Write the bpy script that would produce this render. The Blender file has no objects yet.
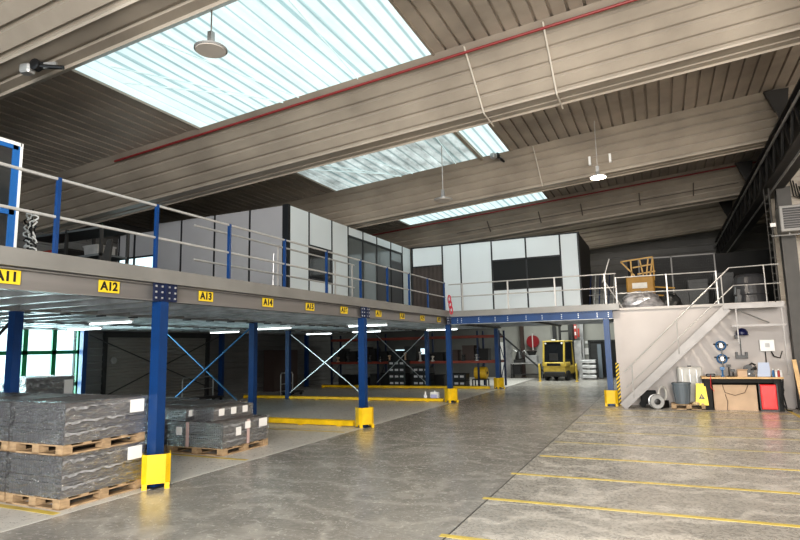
import bpy, math, random
from mathutils import Vector, Matrix
random.seed(7)
SC = bpy.context.scene
COL = SC.collection
# ------------------------------------------------------------------ materials
MATS = {}
def mat(name, col, rough=.5, metal=0., var=.0, scale=6., bump=0., emit=None, es=1., stretch=None, col2=None, spec=None, coord='Object'):
    if name in MATS: return MATS[name]
    m = bpy.data.materials.new(name); m.use_nodes = True
    nt = m.node_tree; N = nt.nodes; L = nt.links
    b = N['Principled BSDF']
    b.inputs['Base Color'].default_value = (*col, 1)
    b.inputs['Roughness'].default_value = rough
    b.inputs['Metallic'].default_value = metal
    if spec is not None: b.inputs['Specular IOR Level'].default_value = spec
    if emit:
        b.inputs['Emission Color'].default_value = (*emit, 1); b.inputs['Emission Strength'].default_value = es
    if var or bump:
        tc = N.new('ShaderNodeTexCoord'); mp = N.new('ShaderNodeMapping')
        if stretch: mp.inputs['Scale'].default_value = stretch
        L.new(tc.outputs[coord], mp.inputs[0])
        nz = N.new('ShaderNodeTexNoise'); nz.inputs['Scale'].default_value = scale; nz.inputs['Detail'].default_value = 5
        L.new(mp.outputs[0], nz.inputs['Vector'])
        if var:
            rp = N.new('ShaderNodeValToRGB')
            c2 = col2 or tuple(max(0, c*(1-var)) for c in col)
            c1 = tuple(min(1, c*(1+var*.6)) for c in col) if not col2 else col
            rp.color_ramp.elements[0].position = .32; rp.color_ramp.elements[1].position = .68
            rp.color_ramp.elements[0].color = (*c2, 1); rp.color_ramp.elements[1].color = (*c1, 1)
            L.new(nz.outputs['Fac'], rp.inputs[0]); L.new(rp.outputs[0], b.inputs['Base Color'])
        if bump:
            bp = N.new('ShaderNodeBump'); bp.inputs['Strength'].default_value = bump; bp.inputs['Distance'].default_value = .02
            L.new(nz.outputs['Fac'], bp.inputs['Height']); L.new(bp.outputs[0], b.inputs['Normal'])
    MATS[name] = m
    return m
blue = mat('blue_paint', (.005, .042, .15), .35, 0, .15, 3)
blue_dk = mat('dark_blue_paint', (.006, .014, .05), .4)
yellow = mat('yellow_paint', (.78, .50, .01), .4, 0, .2, 4)
yellow_sign = mat('yellow_label', (.72, .52, .03), .5)
black = mat('black_plastic', (.012, .012, .013), .4)
blackm = mat('black_matte', (.02, .02, .02), .8)
galv = mat('galvanised_steel', (.42, .42, .42), .38, .6, .25, 3)
galv_b = mat('bright_galvanised', (.62, .63, .64), .3, .7, .2, 2)
rail_m = mat('rail_grey', (.47, .46, .45), .4, .3, .1, 5)
curb_m = mat('curb_grey', (.24, .235, .225), .45, .3, .12, 1.5)
fascia_m = mat('fascia_steel', (.225, .215, .21), .4, .35, .15, 1.2, stretch=(1, .3, 4))
tan = mat('tan_cladding', (.44, .385, .315), .6, 0, .2, .8)
roofm = mat('roof_beam_sheet', (.365, .32, .27), .45, .1, .22, .7)
deckm = mat('roof_deck_sheet', (.40, .35, .30), .5, .1, .22, .9)
dark_clad = mat('dark_cladding', (.16, .155, .15), .55, .1, .15, 1)
roller = mat('roller_slats', (.27, .26, .24), .5, .2, .1, 1)
wall_lt = mat('light_render', (.50, .465, .45), .7, 0, .07, 1.2)
wall_bk = mat('back_wall_lit', (.33, .325, .30), .7, 0, .1, 1)  # paler copy for the stretch lit by the room lights
concrete_side = mat('stair_wall_shade', (.40, .385, .375), .75, 0, .1, 1.3)
white_p = mat('white_panel', (.72, .77, .79), .35, 0, .03, .6)
grey_p = mat('grey_panel', (.40, .40, .42), .4, 0, .05, .6)
dkframe = mat('dark_frame', (.02, .022, .025), .4)
green_f = mat('green_frame', (.01, .16, .06), .4)
wood = mat('pallet_wood', (.40, .28, .17), .75, 0, .3, 8, stretch=(1, 1, 3))
wood2 = mat('plank_wood', (.60, .40, .20), .6, 0, .2, 6)
card = mat('cardboard', (.55, .40, .28), .8, 0, .12, 3)
white = mat('white_plastic', (.75, .75, .74), .4)
paper = mat('paper', (.80, .78, .76), .7)
red = mat('red_plastic', (.75, .012, .015), .35)
redpipe = mat('red_pipe', (.24, .03, .03), .5)
orange = mat('rack_orange', (.26, .05, .03), .5, 0, .15, 3)
dkgrey = mat('dark_grey_steel', (.045, .045, .045), .45, .3, .2, 3)
girder_m = mat('girder_steel', (.045, .043, .042), .5, .3, .2, 2)
column_m = mat('column_steel', (.06, .056, .052), .5, .2, .15, 2)
bin_m = mat('bin_grey', (.14, .165, .19), .5)
rubber = mat('rubber', (.015, .015, .015), .8)
glass_dk = mat('tinted_glass', (.035, .038, .04), .06, 0, spec=.9)
curtain = mat('brown_curtain', (.075, .06, .055), .8, 0, .2, 2)
bluepap = mat('pale_blue_sheet', (.42, .48, .62), .5)
bluetool = mat('blue_tool', (.03, .13, .3), .4)
cabinet_blue = mat('cabinet_blue', (.015, .12, .36), .4)
yolk = mat('truck_yellow', (.50, .37, .07), .45, 0, .2, 4)
offwhite = mat('off_white_plastic', (.62, .60, .56), .5, 0, .1, 6)
brown = mat('brown_cabinet', (.055, .035, .03), .6)
ochre = mat('ochre_paint', (.36, .20, .04), .6, 0, .2, 3)
green_b = mat('green_plastic', (.01, .12, .08), .5)
grime = mat('dark_joint', (.05, .048, .045), .6)

def stripes(m, axis, scale, lo, strength_bump=.0, dist=.03, rough=None):
    """adds a rib pattern (real relief as bump) along an object axis"""
    nt = m.node_tree; N = nt.nodes; L = nt.links; b = N['Principled BSDF']
    tc = N.new('ShaderNodeTexCoord'); w = N.new('ShaderNodeTexWave')
    w.bands_direction = axis; w.inputs['Scale'].default_value = scale
    w.inputs['Distortion'].default_value = .4; w.inputs['Detail'].default_value = 1
    L.new(tc.outputs['Object'], w.inputs['Vector'])
    bp = N.new('ShaderNodeBump'); bp.inputs['Strength'].default_value = strength_bump; bp.inputs['Distance'].default_value = dist
    L.new(w.outputs['Fac'], bp.inputs['Height']); L.new(bp.outputs[0], b.inputs['Normal'])
    return m

# concrete floor: mottled, scuffed, semi-polished
def floor_mat(name, c0, c1, r0, r1, scuff=.5):
    m = bpy.data.materials.new(name); m.use_nodes = True
    nt = m.node_tree; N = nt.nodes; L = nt.links; b = N['Principled BSDF']
    tc = N.new('ShaderNodeTexCoord')
    n1 = N.new('ShaderNodeTexNoise'); n1.inputs['Scale'].default_value = .6; n1.inputs['Detail'].default_value = 8; n1.inputs['Roughness'].default_value = .65
    n2 = N.new('ShaderNodeTexNoise'); n2.inputs['Scale'].default_value = 11; n2.inputs['Detail'].default_value = 7; n2.inputs['Distortion'].default_value = 1.6; n2.inputs['Roughness'].default_value = .7
    mp = N.new('ShaderNodeMapping'); mp.inputs['Scale'].default_value = (1.2, 6, 1); mp.inputs['Rotation'].default_value = (0, 0, 1.1)
    n3 = N.new('ShaderNodeTexNoise'); n3.inputs['Scale'].default_value = 2.6; n3.inputs['Detail'].default_value = 6; n3.inputs['Distortion'].default_value = 2.5
    for n in (n1, n2): L.new(tc.outputs['Object'], n.inputs['Vector'])
    L.new(tc.outputs['Object'], mp.inputs[0]); L.new(mp.outputs[0], n3.inputs['Vector'])
    a = N.new('ShaderNodeMath'); a.operation = 'ADD'; L.new(n1.outputs['Fac'], a.inputs[0]); L.new(n2.outputs['Fac'], a.inputs[1])
    a2 = N.new('ShaderNodeMath'); a2.operation = 'MULTIPLY_ADD'; L.new(n3.outputs['Fac'], a2.inputs[0]); a2.inputs[1].default_value = .7; L.new(a.outputs[0], a2.inputs[2])
    rp = N.new('ShaderNodeValToRGB'); e = rp.color_ramp.elements
    mr = N.new('ShaderNodeMapRange'); mr.inputs['From Min'].default_value = .9; mr.inputs['From Max'].default_value = 1.8
    L.new(a2.outputs[0], mr.inputs['Value']); L.new(mr.outputs[0], rp.inputs[0])
    e[0].position = .1; e[0].color = (*c0, 1); e[1].position = .9; e[1].color = (*c1, 1)
    # fine swirling scuffs
    v = N.new('ShaderNodeTexWave'); v.wave_type = 'RINGS'; v.inputs['Scale'].default_value = .35; v.inputs['Distortion'].default_value = 22; v.inputs['Detail'].default_value = 5; v.inputs['Detail Scale'].default_value = 1.4
    L.new(tc.outputs['Object'], v.inputs['Vector'])
    pw = N.new('ShaderNodeMath'); pw.operation = 'POWER'; L.new(v.outputs['Fac'], pw.inputs[0]); pw.inputs[1].default_value = 5
    ml = N.new('ShaderNodeMath'); ml.operation = 'MULTIPLY'; L.new(pw.outputs[0], ml.inputs[0]); ml.inputs[1].default_value = .22*scuff
    mx = N.new('ShaderNodeMix'); mx.data_type = 'RGBA'; L.new(ml.outputs[0], mx.inputs['Factor'])
    L.new(rp.outputs[0], mx.inputs[6]); mx.inputs[7].default_value = (c1[0]*1.5, c1[1]*1.5, c1[2]*1.5, 1)
    L.new(mx.outputs[2], b.inputs['Base Color'])
    r = N.new('ShaderNodeMapRange'); r.inputs['From Min'].default_value = .3; r.inputs['From Max'].default_value = .7
    r.inputs['To Min'].default_value = r0; r.inputs['To Max'].default_value = r1
    L.new(n2.outputs['Fac'], r.inputs['Value']); L.new(r.outputs[0], b.inputs['Roughness'])
    bp = N.new('ShaderNodeBump'); bp.inputs['Strength'].default_value = .08; bp.inputs['Distance'].default_value = .01
    L.new(n2.outputs['Fac'], bp.inputs['Height']); L.new(bp.outputs[0], b.inputs['Normal'])
    MATS[name] = m; return m
floor_m = floor_mat('concrete_hall', (.235, .22, .20), (.50, .47, .43), .18, .38, 2.2)
floor_l = floor_mat('concrete_aisle', (.195, .182, .167), (.43, .405, .37), .14, .32, 1.6)
floor_u = floor_mat('concrete_storage', (.52, .50, .47), (.70, .67, .63), .22, .42, .2)

def sky_mat(name, col, st, dirt):
    m = bpy.data.materials.new(name); m.use_nodes = True
    nt = m.node_tree; N = nt.nodes; L = nt.links; b = N['Principled BSDF']
    b.inputs['Base Color'].default_value = (.2, .24, .24, 1); b.inputs['Roughness'].default_value = .4
    tc = N.new('ShaderNodeTexCoord')
    w = N.new('ShaderNodeTexWave'); w.bands_direction = 'X'; w.inputs['Scale'].default_value = 1.1; w.inputs['Distortion'].default_value = 0
    L.new(tc.outputs['Object'], w.inputs['Vector'])
    rp = N.new('ShaderNodeValToRGB'); e = rp.color_ramp.elements
    e[0].position = 0; e[0].color = (col[0]*.4, col[1]*.5, col[2]*.52, 1); e[1].position = .2; e[1].color = (*col, 1)  # darker stripes in the glow stand in for shading of the ribs
    L.new(w.outputs['Fac'], rp.inputs[0])
    n = N.new('ShaderNodeTexNoise'); n.inputs['Scale'].default_value = 1.3; n.inputs['Detail'].default_value = 8; n.inputs['Roughness'].default_value = .7
    mp = N.new('ShaderNodeMapping'); mp.inputs['Scale'].default_value = (2, .7, 1); L.new(tc.outputs['Object'], mp.inputs[0]); L.new(mp.outputs[0], n.inputs['Vector'])
    r2 = N.new('ShaderNodeMapRange'); r2.inputs['From Min'].default_value = .3; r2.inputs['From Max'].default_value = .65; r2.inputs['To Min'].default_value = 1-dirt; r2.inputs['To Max'].default_value = 1
    L.new(n.outputs['Fac'], r2.inputs['Value'])
    mx = N.new('ShaderNodeMix'); mx.data_type = 'RGBA'; mx.blend_type = 'MULTIPLY'; mx.inputs['Factor'].default_value = 1
    L.new(rp.outputs[0], mx.inputs[6]); L.new(r2.outputs[0], mx.inputs[7])
    L.new(mx.outputs[2], b.inputs['Emission Color']); b.inputs['Emission Strength'].default_value = st
    MATS[name] = m; return m
sky1 = sky_mat('skylight_clean', (.53, .65, .655), 1.0, .2)
sky2 = sky_mat('skylight_dirty', (.52, .59, .58), .9, .8)

def film_mat():
    m = bpy.data.materials.new('stretch_film'); m.use_nodes = True
    nt = m.node_tree; N = nt.nodes; L = nt.links; N.remove(N['Principled BSDF'])
    out = N['Material Output']; mx = N.new('ShaderNodeMixShader'); tr = N.new('ShaderNodeBsdfTransparent'); gl = N.new('ShaderNodeBsdfGlossy')
    gl.inputs['Roughness'].default_value = .2; gl.inputs['Color'].default_value = (.95, .96, .97, 1); tr.inputs['Color'].default_value = (.93, .93, .94, 1)
    tc = N.new('ShaderNodeTexCoord'); mp = N.new('ShaderNodeMapping'); mp.inputs['Scale'].default_value = (1, 1, 4); L.new(tc.outputs['Object'], mp.inputs[0])
    n = N.new('ShaderNodeTexNoise'); n.inputs['Scale'].default_value = 5; n.inputs['Detail'].default_value = 6; n.inputs['Distortion'].default_value = 1.2
    L.new(mp.outputs[0], n.inputs['Vector'])
    bp = N.new('ShaderNodeBump'); bp.inputs['Strength'].default_value = .9; bp.inputs['Distance'].default_value = .05
    L.new(n.outputs['Fac'], bp.inputs['Height']); L.new(bp.outputs[0], gl.inputs['Normal'])
    r = N.new('ShaderNodeMapRange'); r.inputs['From Min'].default_value = .35; r.inputs['From Max'].default_value = .75; r.inputs['To Min'].default_value = .10; r.inputs['To Max'].default_value = .75
    L.new(n.outputs['Fac'], r.inputs['Value']); L.new(r.outputs[0], mx.inputs[0])
    L.new(tr.outputs[0], mx.inputs[1]); L.new(gl.outputs[0], mx.inputs[2]); L.new(mx.outputs[0], out.inputs[0])
    return m
film = film_mat()
tray_m = stripes(mat('grey_tray', (.15, .15, .158), .45), 'X', 6, .1, .6, .02)
tray_top = mat('tray_top_board', (.13, .11, .105), .6, 0, .3, 4)
def glass_mat():
    m = bpy.data.materials.new('clear_glass'); m.use_nodes = True
    nt = m.node_tree; N = nt.nodes; L = nt.links; N.remove(N['Principled BSDF'])
    out = N['Material Output']; mx = N.new('ShaderNodeMixShader'); tr = N.new('ShaderNodeBsdfTransparent'); gl = N.new('ShaderNodeBsdfGlossy')
    gl.inputs['Roughness'].default_value = .02; tr.inputs['Color'].default_value = (.85, .95, .95, 1); mx.inputs[0].default_value = .1
    L.new(tr.outputs[0], mx.inputs[1]); L.new(gl.outputs[0], mx.inputs[2]); L.new(mx.outputs[0], out.inputs[0]); return m
glass = glass_mat()
office_glass = mat('office_glass', (.20, .225, .23), .08, .35, .25, .5, spec=.9)
lamp_on = mat('lamp_lens_lit', (1, .95, .85), .3, emit=(1, .86, .66), es=30)
day_pane = mat('daylight_pane', (.6, .75, .8), .2, emit=(.62, .85, .92), es=.9)  # panes glow by themselves, standing in for daylight beyond
hazard = None
def hazard_mat():
    m = bpy.data.materials.new('hazard_stripes'); m.use_nodes = True
    nt = m.node_tree; N = nt.nodes; L = nt.links; b = N['Principled BSDF']
    tc = N.new('ShaderNodeTexCoord'); mp = N.new('ShaderNodeMapping'); mp.inputs['Rotation'].default_value = (0, .8, 0)
    w = N.new('ShaderNodeTexWave'); w.bands_direction = 'Z'; w.inputs['Scale'].default_value = 3.6; w.inputs['Distortion'].default_value = 0
    L.new(tc.outputs['Object'], mp.inputs[0]); L.new(mp.outputs[0], w.inputs['Vector'])
    rp = N.new('ShaderNodeValToRGB'); rp.color_ramp.interpolation = 'CONSTANT'; e = rp.color_ramp.elements
    e[0].color = (.015, .015, .015, 1); e[1].position = .5; e[1].color = (.8, .55, .02, 1)
    L.new(w.outputs['Fac'], rp.inputs[0]); L.new(rp.outputs[0], b.inputs['Base Color']); return m
hazard = hazard_mat()

# ------------------------------------------------------------------ mesh builder
class MB:
    def __init__(s): s.v = []; s.f = []; s.parts = []
    def add(s, vs, fs):
        s.parts.append((vs, fs))
        o = len(s.v); s.v += [tuple(v) for v in vs]; s.f += [tuple(i+o for i in f) for f in fs]; return s
    def box(s, x0, x1, y0, y1, z0, z1, bev=0):
        if bev:
            b = min(bev, (x1-x0)*.45, (y1-y0)*.45, (z1-z0)*.45)
            ring = lambda z, i: [(x0+i, y0+b, z), (x0+b, y0+i, z), (x1-b, y0+i, z), (x1-i, y0+b, z), (x1-i, y1-b, z), (x1-b, y1-i, z), (x0+b, y1-i, z), (x0+i, y1-b, z)]
            vs = ring(z0, b*.6) + ring(z0+b, 0) + ring(z1-b, 0) + ring(z1, b*.6)
            fs = [tuple(reversed(range(8))), tuple(range(24, 32))]
            for k in range(3):
                for i in range(8): fs.append((k*8+i, k*8+(i+1) % 8, k*8+8+(i+1) % 8, k*8+8+i))
            return s.add(vs, fs)
        vs = [(x0, y0, z0), (x1, y0, z0), (x1, y1, z0), (x0, y1, z0), (x0, y0, z1), (x1, y0, z1), (x1, y1, z1), (x0, y1, z1)]
        return s.add(vs, [(3, 2, 1, 0), (4, 5, 6, 7), (0, 1, 5, 4), (1, 2, 6, 5), (2, 3, 7, 6), (3, 0, 4, 7)])
    def bar(s, p, q, w, h=None, up=(0, 0, 1)):
        h = h or w; p = Vector(p); q = Vector(q); d = (q-p).normalized(); u = Vector(up)
        if abs(d.dot(u)) > .98: u = Vector((0, 1, 0))
        a = d.cross(u).normalized()*w/2; b = a.cross(d).normalized()*h/2
        vs = [p-a-b, p+a-b, p+a+b, p-a+b, q-a-b, q+a-b, q+a+b, q-a+b]
        return s.add(vs, [(3, 2, 1, 0), (4, 5, 6, 7), (0, 1, 5, 4), (1, 2, 6, 5), (2, 3, 7, 6), (3, 0, 4, 7)])
    def tube(s, pts, r, n=8, closed=False, caps=True):
        pts = [Vector(p) for p in pts]; rings = []
        m = len(pts); prev = None
        for i, p in enumerate(pts):
            if closed: d = pts[(i+1) % m]-pts[i-1]
            else: d = pts[min(i+1, m-1)]-pts[max(i-1, 0)]
            d.normalize()
            if prev is None:
                u = Vector((0, 0, 1)) if abs(d.z) < .9 else Vector((1, 0, 0)); a = d.cross(u).normalized()
            else:
                a = (prev - d*prev.dot(d)).normalized()
            prev = a; b = d.cross(a)
            rr = r[i] if isinstance(r, (list, tuple)) else r
            rings.append([p+(a*math.cos(t)+b*math.sin(t))*rr for t in [2*math.pi*k/n for k in range(n)]])
        vs = [v for R in rings for v in R]; fs = []
        for i in range(m if closed else m-1):
            j = (i+1) % m
            for k in range(n): fs.append((i*n+k, i*n+(k+1) % n, j*n+(k+1) % n, j*n+k))
        if caps and not closed: fs += [tuple(reversed(range(n))), tuple(range((m-1)*n, m*n))]
        return s.add(vs, fs)
    def lathe(s, prof, c=(0, 0, 0), n=24, axis='Z'):
        vs = []; c = Vector(c)
        for r, z in prof:
            for k in range(n):
                t = 2*math.pi*k/n; a, b = r*math.cos(t), r*math.sin(t)
                v = {'Z': (a, b, z), 'X': (z, a, b), 'Y': (b, z, a)}[axis]; vs.append(c+Vector(v))
        fs = []
        for i in range(len(prof)-1):
            for k in range(n): fs.append((i*n+k, i*n+(k+1) % n, (i+1)*n+(k+1) % n, (i+1)*n+k))
        fs += [tuple(reversed(range(n))), tuple(range((len(prof)-1)*n, len(prof)*n))]
        return s.add(vs, fs)
    def sweep(s, prof, vec):
        """open 3-D polyline swept along a vector: one sheet"""
        vec = Vector(vec); n = len(prof)
        vs = [Vector(p) for p in prof] + [Vector(p)+vec for p in prof]
        return s.add(vs, [(i, i+1, n+i+1, n+i) for i in range(n-1)])
    def prism(s, poly, vec):
        vec = Vector(vec); n = len(poly)
        vs = [Vector(p) for p in poly] + [Vector(p)+vec for p in poly]
        return s.add(vs, [tuple(reversed(range(n))), tuple(range(n, 2*n))] + [(i, (i+1) % n, n+(i+1) % n, n+i) for i in range(n)])
    def build(s, name, m, parent=None, label=None, smooth=False, solid=0):
        me = bpy.data.meshes.new(name); me.from_pydata(s.v, [], s.f); me.update()
        import bmesh
        bm = bmesh.new(); bm.from_mesh(me)
        if not solid: bmesh.ops.recalc_face_normals(bm, faces=bm.faces)
        bm.to_mesh(me); bm.free()
        me.materials.append(m)
        if smooth:
            for p in me.polygons: p.use_smooth = True
        o = bpy.data.objects.new(name, me); COL.objects.link(o)
        if solid:
            md = o.modifiers.new('s', 'SOLIDIFY'); md.thickness = solid
        if parent: o.parent = parent
        if label: o['label'] = label
        return o
def each(s, name, m, parent):
    for vs, fs in s.parts: MB().add(vs, fs).build(name, m, parent)
MB.each = each
def tag(o, label, cat, group=None, kind=None):
    o['label'] = label; o['category'] = cat
    if group: o['group'] = group
    if kind: o['kind'] = kind
    return o
def T(name, label, cat, loc=(0, 0, 0), rz=0, group=None):
    o = bpy.data.objects.new(name, None); COL.objects.link(o); o.empty_display_size = .1
    o.location = loc; o.rotation_euler = (0, 0, rz); return tag(o, label, cat, group)
def struct(o): o['kind'] = 'structure'; return o
def dup(r, loc, rz=None, label=None, group=None):
    c = r.copy(); COL.objects.link(c); c.location = loc
    if rz is not None: c.rotation_euler = (0, 0, rz)
    if label: c['label'] = label
    if group: c['group'] = group
    for ch in list(r.children):
        d = ch.copy(); COL.objects.link(d); d.parent = c
        for g in list(ch.children):
            e = g.copy(); COL.objects.link(e); e.parent = d
    return c
def text(body, size, m, loc, rot, parent, name='lettering', depth=.002):
    cu = bpy.data.curves.new(name, 'FONT'); cu.body = body; cu.size = size; cu.extrude = depth; cu.align_x = 'CENTER'; cu.align_y = 'CENTER'; cu.offset = size*.035
    t = bpy.data.objects.new('tmp', cu); COL.objects.link(t); bpy.context.view_layer.update()
    me = bpy.data.meshes.new_from_object(t.evaluated_get(bpy.context.evaluated_depsgraph_get()))
    bpy.data.objects.remove(t); me.materials.clear(); me.materials.append(m)
    o = bpy.data.objects.new(name, me); COL.objects.link(o); o.location = loc; o.rotation_euler = rot; o.parent = parent
    return o
ordn = ['nearest', 'second', 'third', 'fourth', 'fifth', 'sixth', 'seventh', 'eighth', 'ninth', 'tenth']

# ------------------------------------------------------------------ setting: floor
XL, XR, YB, YF = -18.2, 7.5, 36.5, -9.0
struct(MB().box(-2.24, XR, YF, YB, -.1, 0).build('floor', floor_m))
struct(MB().box(-7.08, -2.24, YF, YB, -.1, 0).build('floor', floor_l))
struct(MB().box(XL, -7.08, YF, YB, -.1, 0).build('floor', floor_u))
o = MB().box(-2.25, -2.232, YF, 20, 0, .002).build('floor_joint', grime); tag(o, 'dark expansion joint running down the concrete floor beside the yellow line ends', 'floor joint')
o = MB().box(-7.13, -7.05, YF, 30, 0, .003).build('floor_line', mat('white_line', (.62, .6, .56), .5)); tag(o, 'pale edge line on the floor along the foot of the mezzanine', 'floor line')
yl = mat('floor_yellow', (.68, .52, .10), .45, 0, .5, 5, col2=(.52, .40, .12))
ylf = mat('floor_yellow_worn', (.55, .45, .16), .45, 0, .7, 4, col2=(.38, .33, .2))
ys = [6.05, 7.67, 9.25, 10.85, 12.45, 14.05, 15.6, 17.2, 18.7]
for i, y in enumerate(ys):
    o = MB().box(-2.32 if i < 3 else -2.18, 4.6, y-.045, y+.045, 0, .003).build('floor_line', yl if i < 4 else ylf)
    tag(o, '%s yellow bay line painted across the open concrete floor' % ordn[i] if i else 'nearest yellow bay line painted on the floor, cut by the bottom of the frame', 'floor line', 'yellow bay lines on the open floor')
o = MB().bar((3.1, 20.0, .002), (3.1, 15.5, .002), .1, .004).build('floor_line', yl); tag(o, 'yellow line running toward the camera from the workbench end', 'floor line')
for y, x0, t in ((5.12, -11, 'in front of the near pallet stacks'), (8.8, -10, 'in front of the second group of pallets'), (12.4, -10.4, 'in front of the first yellow kick barrier')):
    o = MB().box(x0, -7.15, y-.05, y+.05, 0, .003).build('floor_line', yl); tag(o, 'worn yellow line on the storage floor '+t, 'floor line')

# walls
def ribbed_wall_x(name, x, y0, y1, z0, z1, m, pitch=.25, d=.03, s=1):
    pr = []; z = z0
    while z < z1-1e-4:
        zz = min(z+pitch, z1)
        pr += [(x, y0, z), (x, y0, z+(zz-z)*.7), (x+d*s, y0, z+(zz-z)*.8), (x+d*s, y0, zz-(zz-z)*.06)]; z = zz
    pr.append((x, y0, z1))
    return struct(MB().sweep(pr, (0, y1-y0, 0)).build(name, m))
def ribbed_wall_y(name, y, x0, x1, z0, z1, m, pitch=.25, d=.03):
    pr = []; z = z0
    while z < z1-1e-4:
        zz = min(z+pitch, z1)
        pr += [(x0, y, z), (x0, y, z+(zz-z)*.7), (x0, y-d, z+(zz-z)*.8), (x0, y-d, zz-(zz-z)*.06)]; z = zz
    pr.append((x0, y, z1))
    return struct(MB().sweep(pr, (x1-x0, 0, 0)).build(name, m))
ribbed_wall_x('wall_left', XL, YF, 7.6, 0, 8.6, dark_clad)
ribbed_wall_x('wall_left', XL, 7.6, 13.55, 2.9, 8.6, dark_clad)
ribbed_wall_x('wall_left', XL, 13.55, 14.45, 0, 8.6, dark_clad)
ribbed_wall_x('wall_left', XL, 14.45, 19.65, 2.62, 8.6, dark_clad)
ribbed_wall_x('wall_left', XL, 19.65, YB, 0, 8.6, dark_clad)
struct(MB().box(XL-.3, XL-.2, 13.5, YB, 0, 9).build('wall_left', blackm))
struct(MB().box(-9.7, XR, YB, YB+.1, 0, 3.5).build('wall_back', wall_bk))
struct(MB().box(XL, -9.7, YB, YB+.1, 0, 3.5).build('wall_back', mat('back_wall_dim', (.13, .13, .125), .7, 0, .15, 1)))  # same wall in a darker copy, dim light put into its colour
ribbed_wall_y('wall_back', YB, XL, XR, 3.5, 10, dark_clad, .4)
struct(MB().box(XR, XR+.1, 2, YB, 0, 10).build('wall_right', tan))
# roller door
rd = T('door_1', 'grey roller shutter door in the left wall', 'door'); del rd['category']; struct(rd)
pr = []; z = 0
while z < 2.6: pr += [(XL-.06, 14.5, z), (XL-.03, 14.5, z+.03), (XL-.03, 14.5, z+.09), (XL-.06, 14.5, z+.12)]; z += .12
MB().sweep(pr, (0, 5.1, 0)).build('shutter', roller, rd)
MB().box(XL-.05, XL+.08, 14.42, 14.56, 0, 2.7).box(XL-.05, XL+.08, 19.55, 19.7, 0, 2.7).box(XL-.05, XL+.12, 14.4, 19.7, 2.58, 2.78).build('door_frame', dkgrey, rd)
MB().lathe([(.03, 0), (.12, .02), (.12, .06), (.03, .08)], (XL+.02, 14.85, 1.75), 14, 'X').build('crank', galv, rd)
# green window
w1 = T('window_1', 'green framed window wall', 'window'); del w1['category']; struct(w1)
f = MB()
for y in (7.65, 8.7, 9.7, 10.7, 11.65, 12.6, 13.5): f.box(XL-.05, XL+.03, y-.075, y+.075, .1, 2.9)
for z in (.14, 1.02, 2.08, 2.86): f.box(XL-.045, XL+.03, 7.6, 13.5, z-.06, z+.06)
f.build('window_frame', green_f, w1)
MB().box(XL-.01, XL+.0, 7.6, 13.5, .1, 2.9).build('pane', glass, w1)
struct(MB().box(XL-.1, XL+.02, 7.6, 13.55, 0, .1).build('wall_left', dark_clad))
# outside apron seen through the window
struct(MB().box(-60, XL-.3, -20, 40, -.4, -.2).build('ground', mat('outside_ground', (.5, .5, .48), .9)))

# ------------------------------------------------------------------ roof
RZ, S = 8.17, .072
Y1, SP = 10.365, 6.4585
def rz(x): return RZ + S*x
def rib_deck(x0, x1, ya, yb, m, name='ceiling', step=.3):
    pr = []; x = x0
    while x < x1-1e-3:
        w = min(step, x1-x)
        for a, h in ((0, 0), (.80, 0), (.82, .06), (.96, .06)): pr.append((x+a*w, ya, rz(x+a*w)+h))
        x += w
    pr.append((x1, ya, rz(x1)))
    return struct(MB().sweep(pr, (0, yb-ya, 0)).build(name, m))
XA = XL-.2; XE = XR+.1
face = [(0, .0)]
nr = 5; tot = math.hypot(1.28, .9); ux, uz = 1.28/tot, -.9/tot; nx, nz = -uz*-1, ux   # inward normal
nx, nz = .9/tot, 1.28/tot    # pointing up/away into the trough
prof = []
for j in range(nr):
    a = j*tot/nr; b = (j+1)*tot/nr; g = .06
    for t, d in ((a, 0), (b-.09, 0), (b-.085, g), (b-.02, g)):
        prof.append((t*ux+d*nx, t*uz+d*nz))
prof += [(1.28, -.9), (1.30, -.935), (1.34, -.9), (1.62, -.9), (1.64, -.87), (1.70, -.87), (1.72, -.9), (1.90, -.9), (1.93, -.935), (1.95, -.9)]
for j in range(3):
    prof += [(1.95+1.1*(j+.9)/3, -.9+.9*(j+.9)/3)]
prof += [(3.05, .0)]
beam_lab = {-3: 'ribbed trough roof beam behind the camera, farthest back', -2: 'ribbed trough roof beam behind the camera', -1: 'ribbed trough roof beam directly overhead',
            0: 'wide ribbed roof beam across the top left corner, in front of the largest skylight', 1: 'wide ribbed tan roof beam with a red pipe, just beyond the largest skylight',
            2: 'ribbed tan roof beam with the lit lamp below it, beyond the frosted skylight', 3: 'ribbed roof beam with a dark red pipe, behind the lit lamp and over the rear cabin',
            4: 'dim ribbed roof beam second from the back of the hall'}
for k in range(-2, 5):
    y = Y1+(k-1)*SP-(.06 if k == 1 else 0)
    if k-1 >= -3:
        b = MB().sweep([(XA, y+a, rz(XA)+c) for a, c in prof], (XE-XA, 0, S*(XE-XA)))
        o = b.build('roof_beam', roofm); tag(o, beam_lab[k-0] if k in beam_lab else 'ribbed roof beam', 'roof beam', 'ribbed trough beams under the roof')
o = MB().sweep([(XA, Y1+4*SP+a, rz(XA)+c) for a, c in prof[:24]], (XE-XA, 0, S*(XE-XA))).build('roof_beam', roofm); tag(o, 'dim ribbed roof beam at the very back of the hall', 'roof beam', 'ribbed trough beams under the roof')
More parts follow.
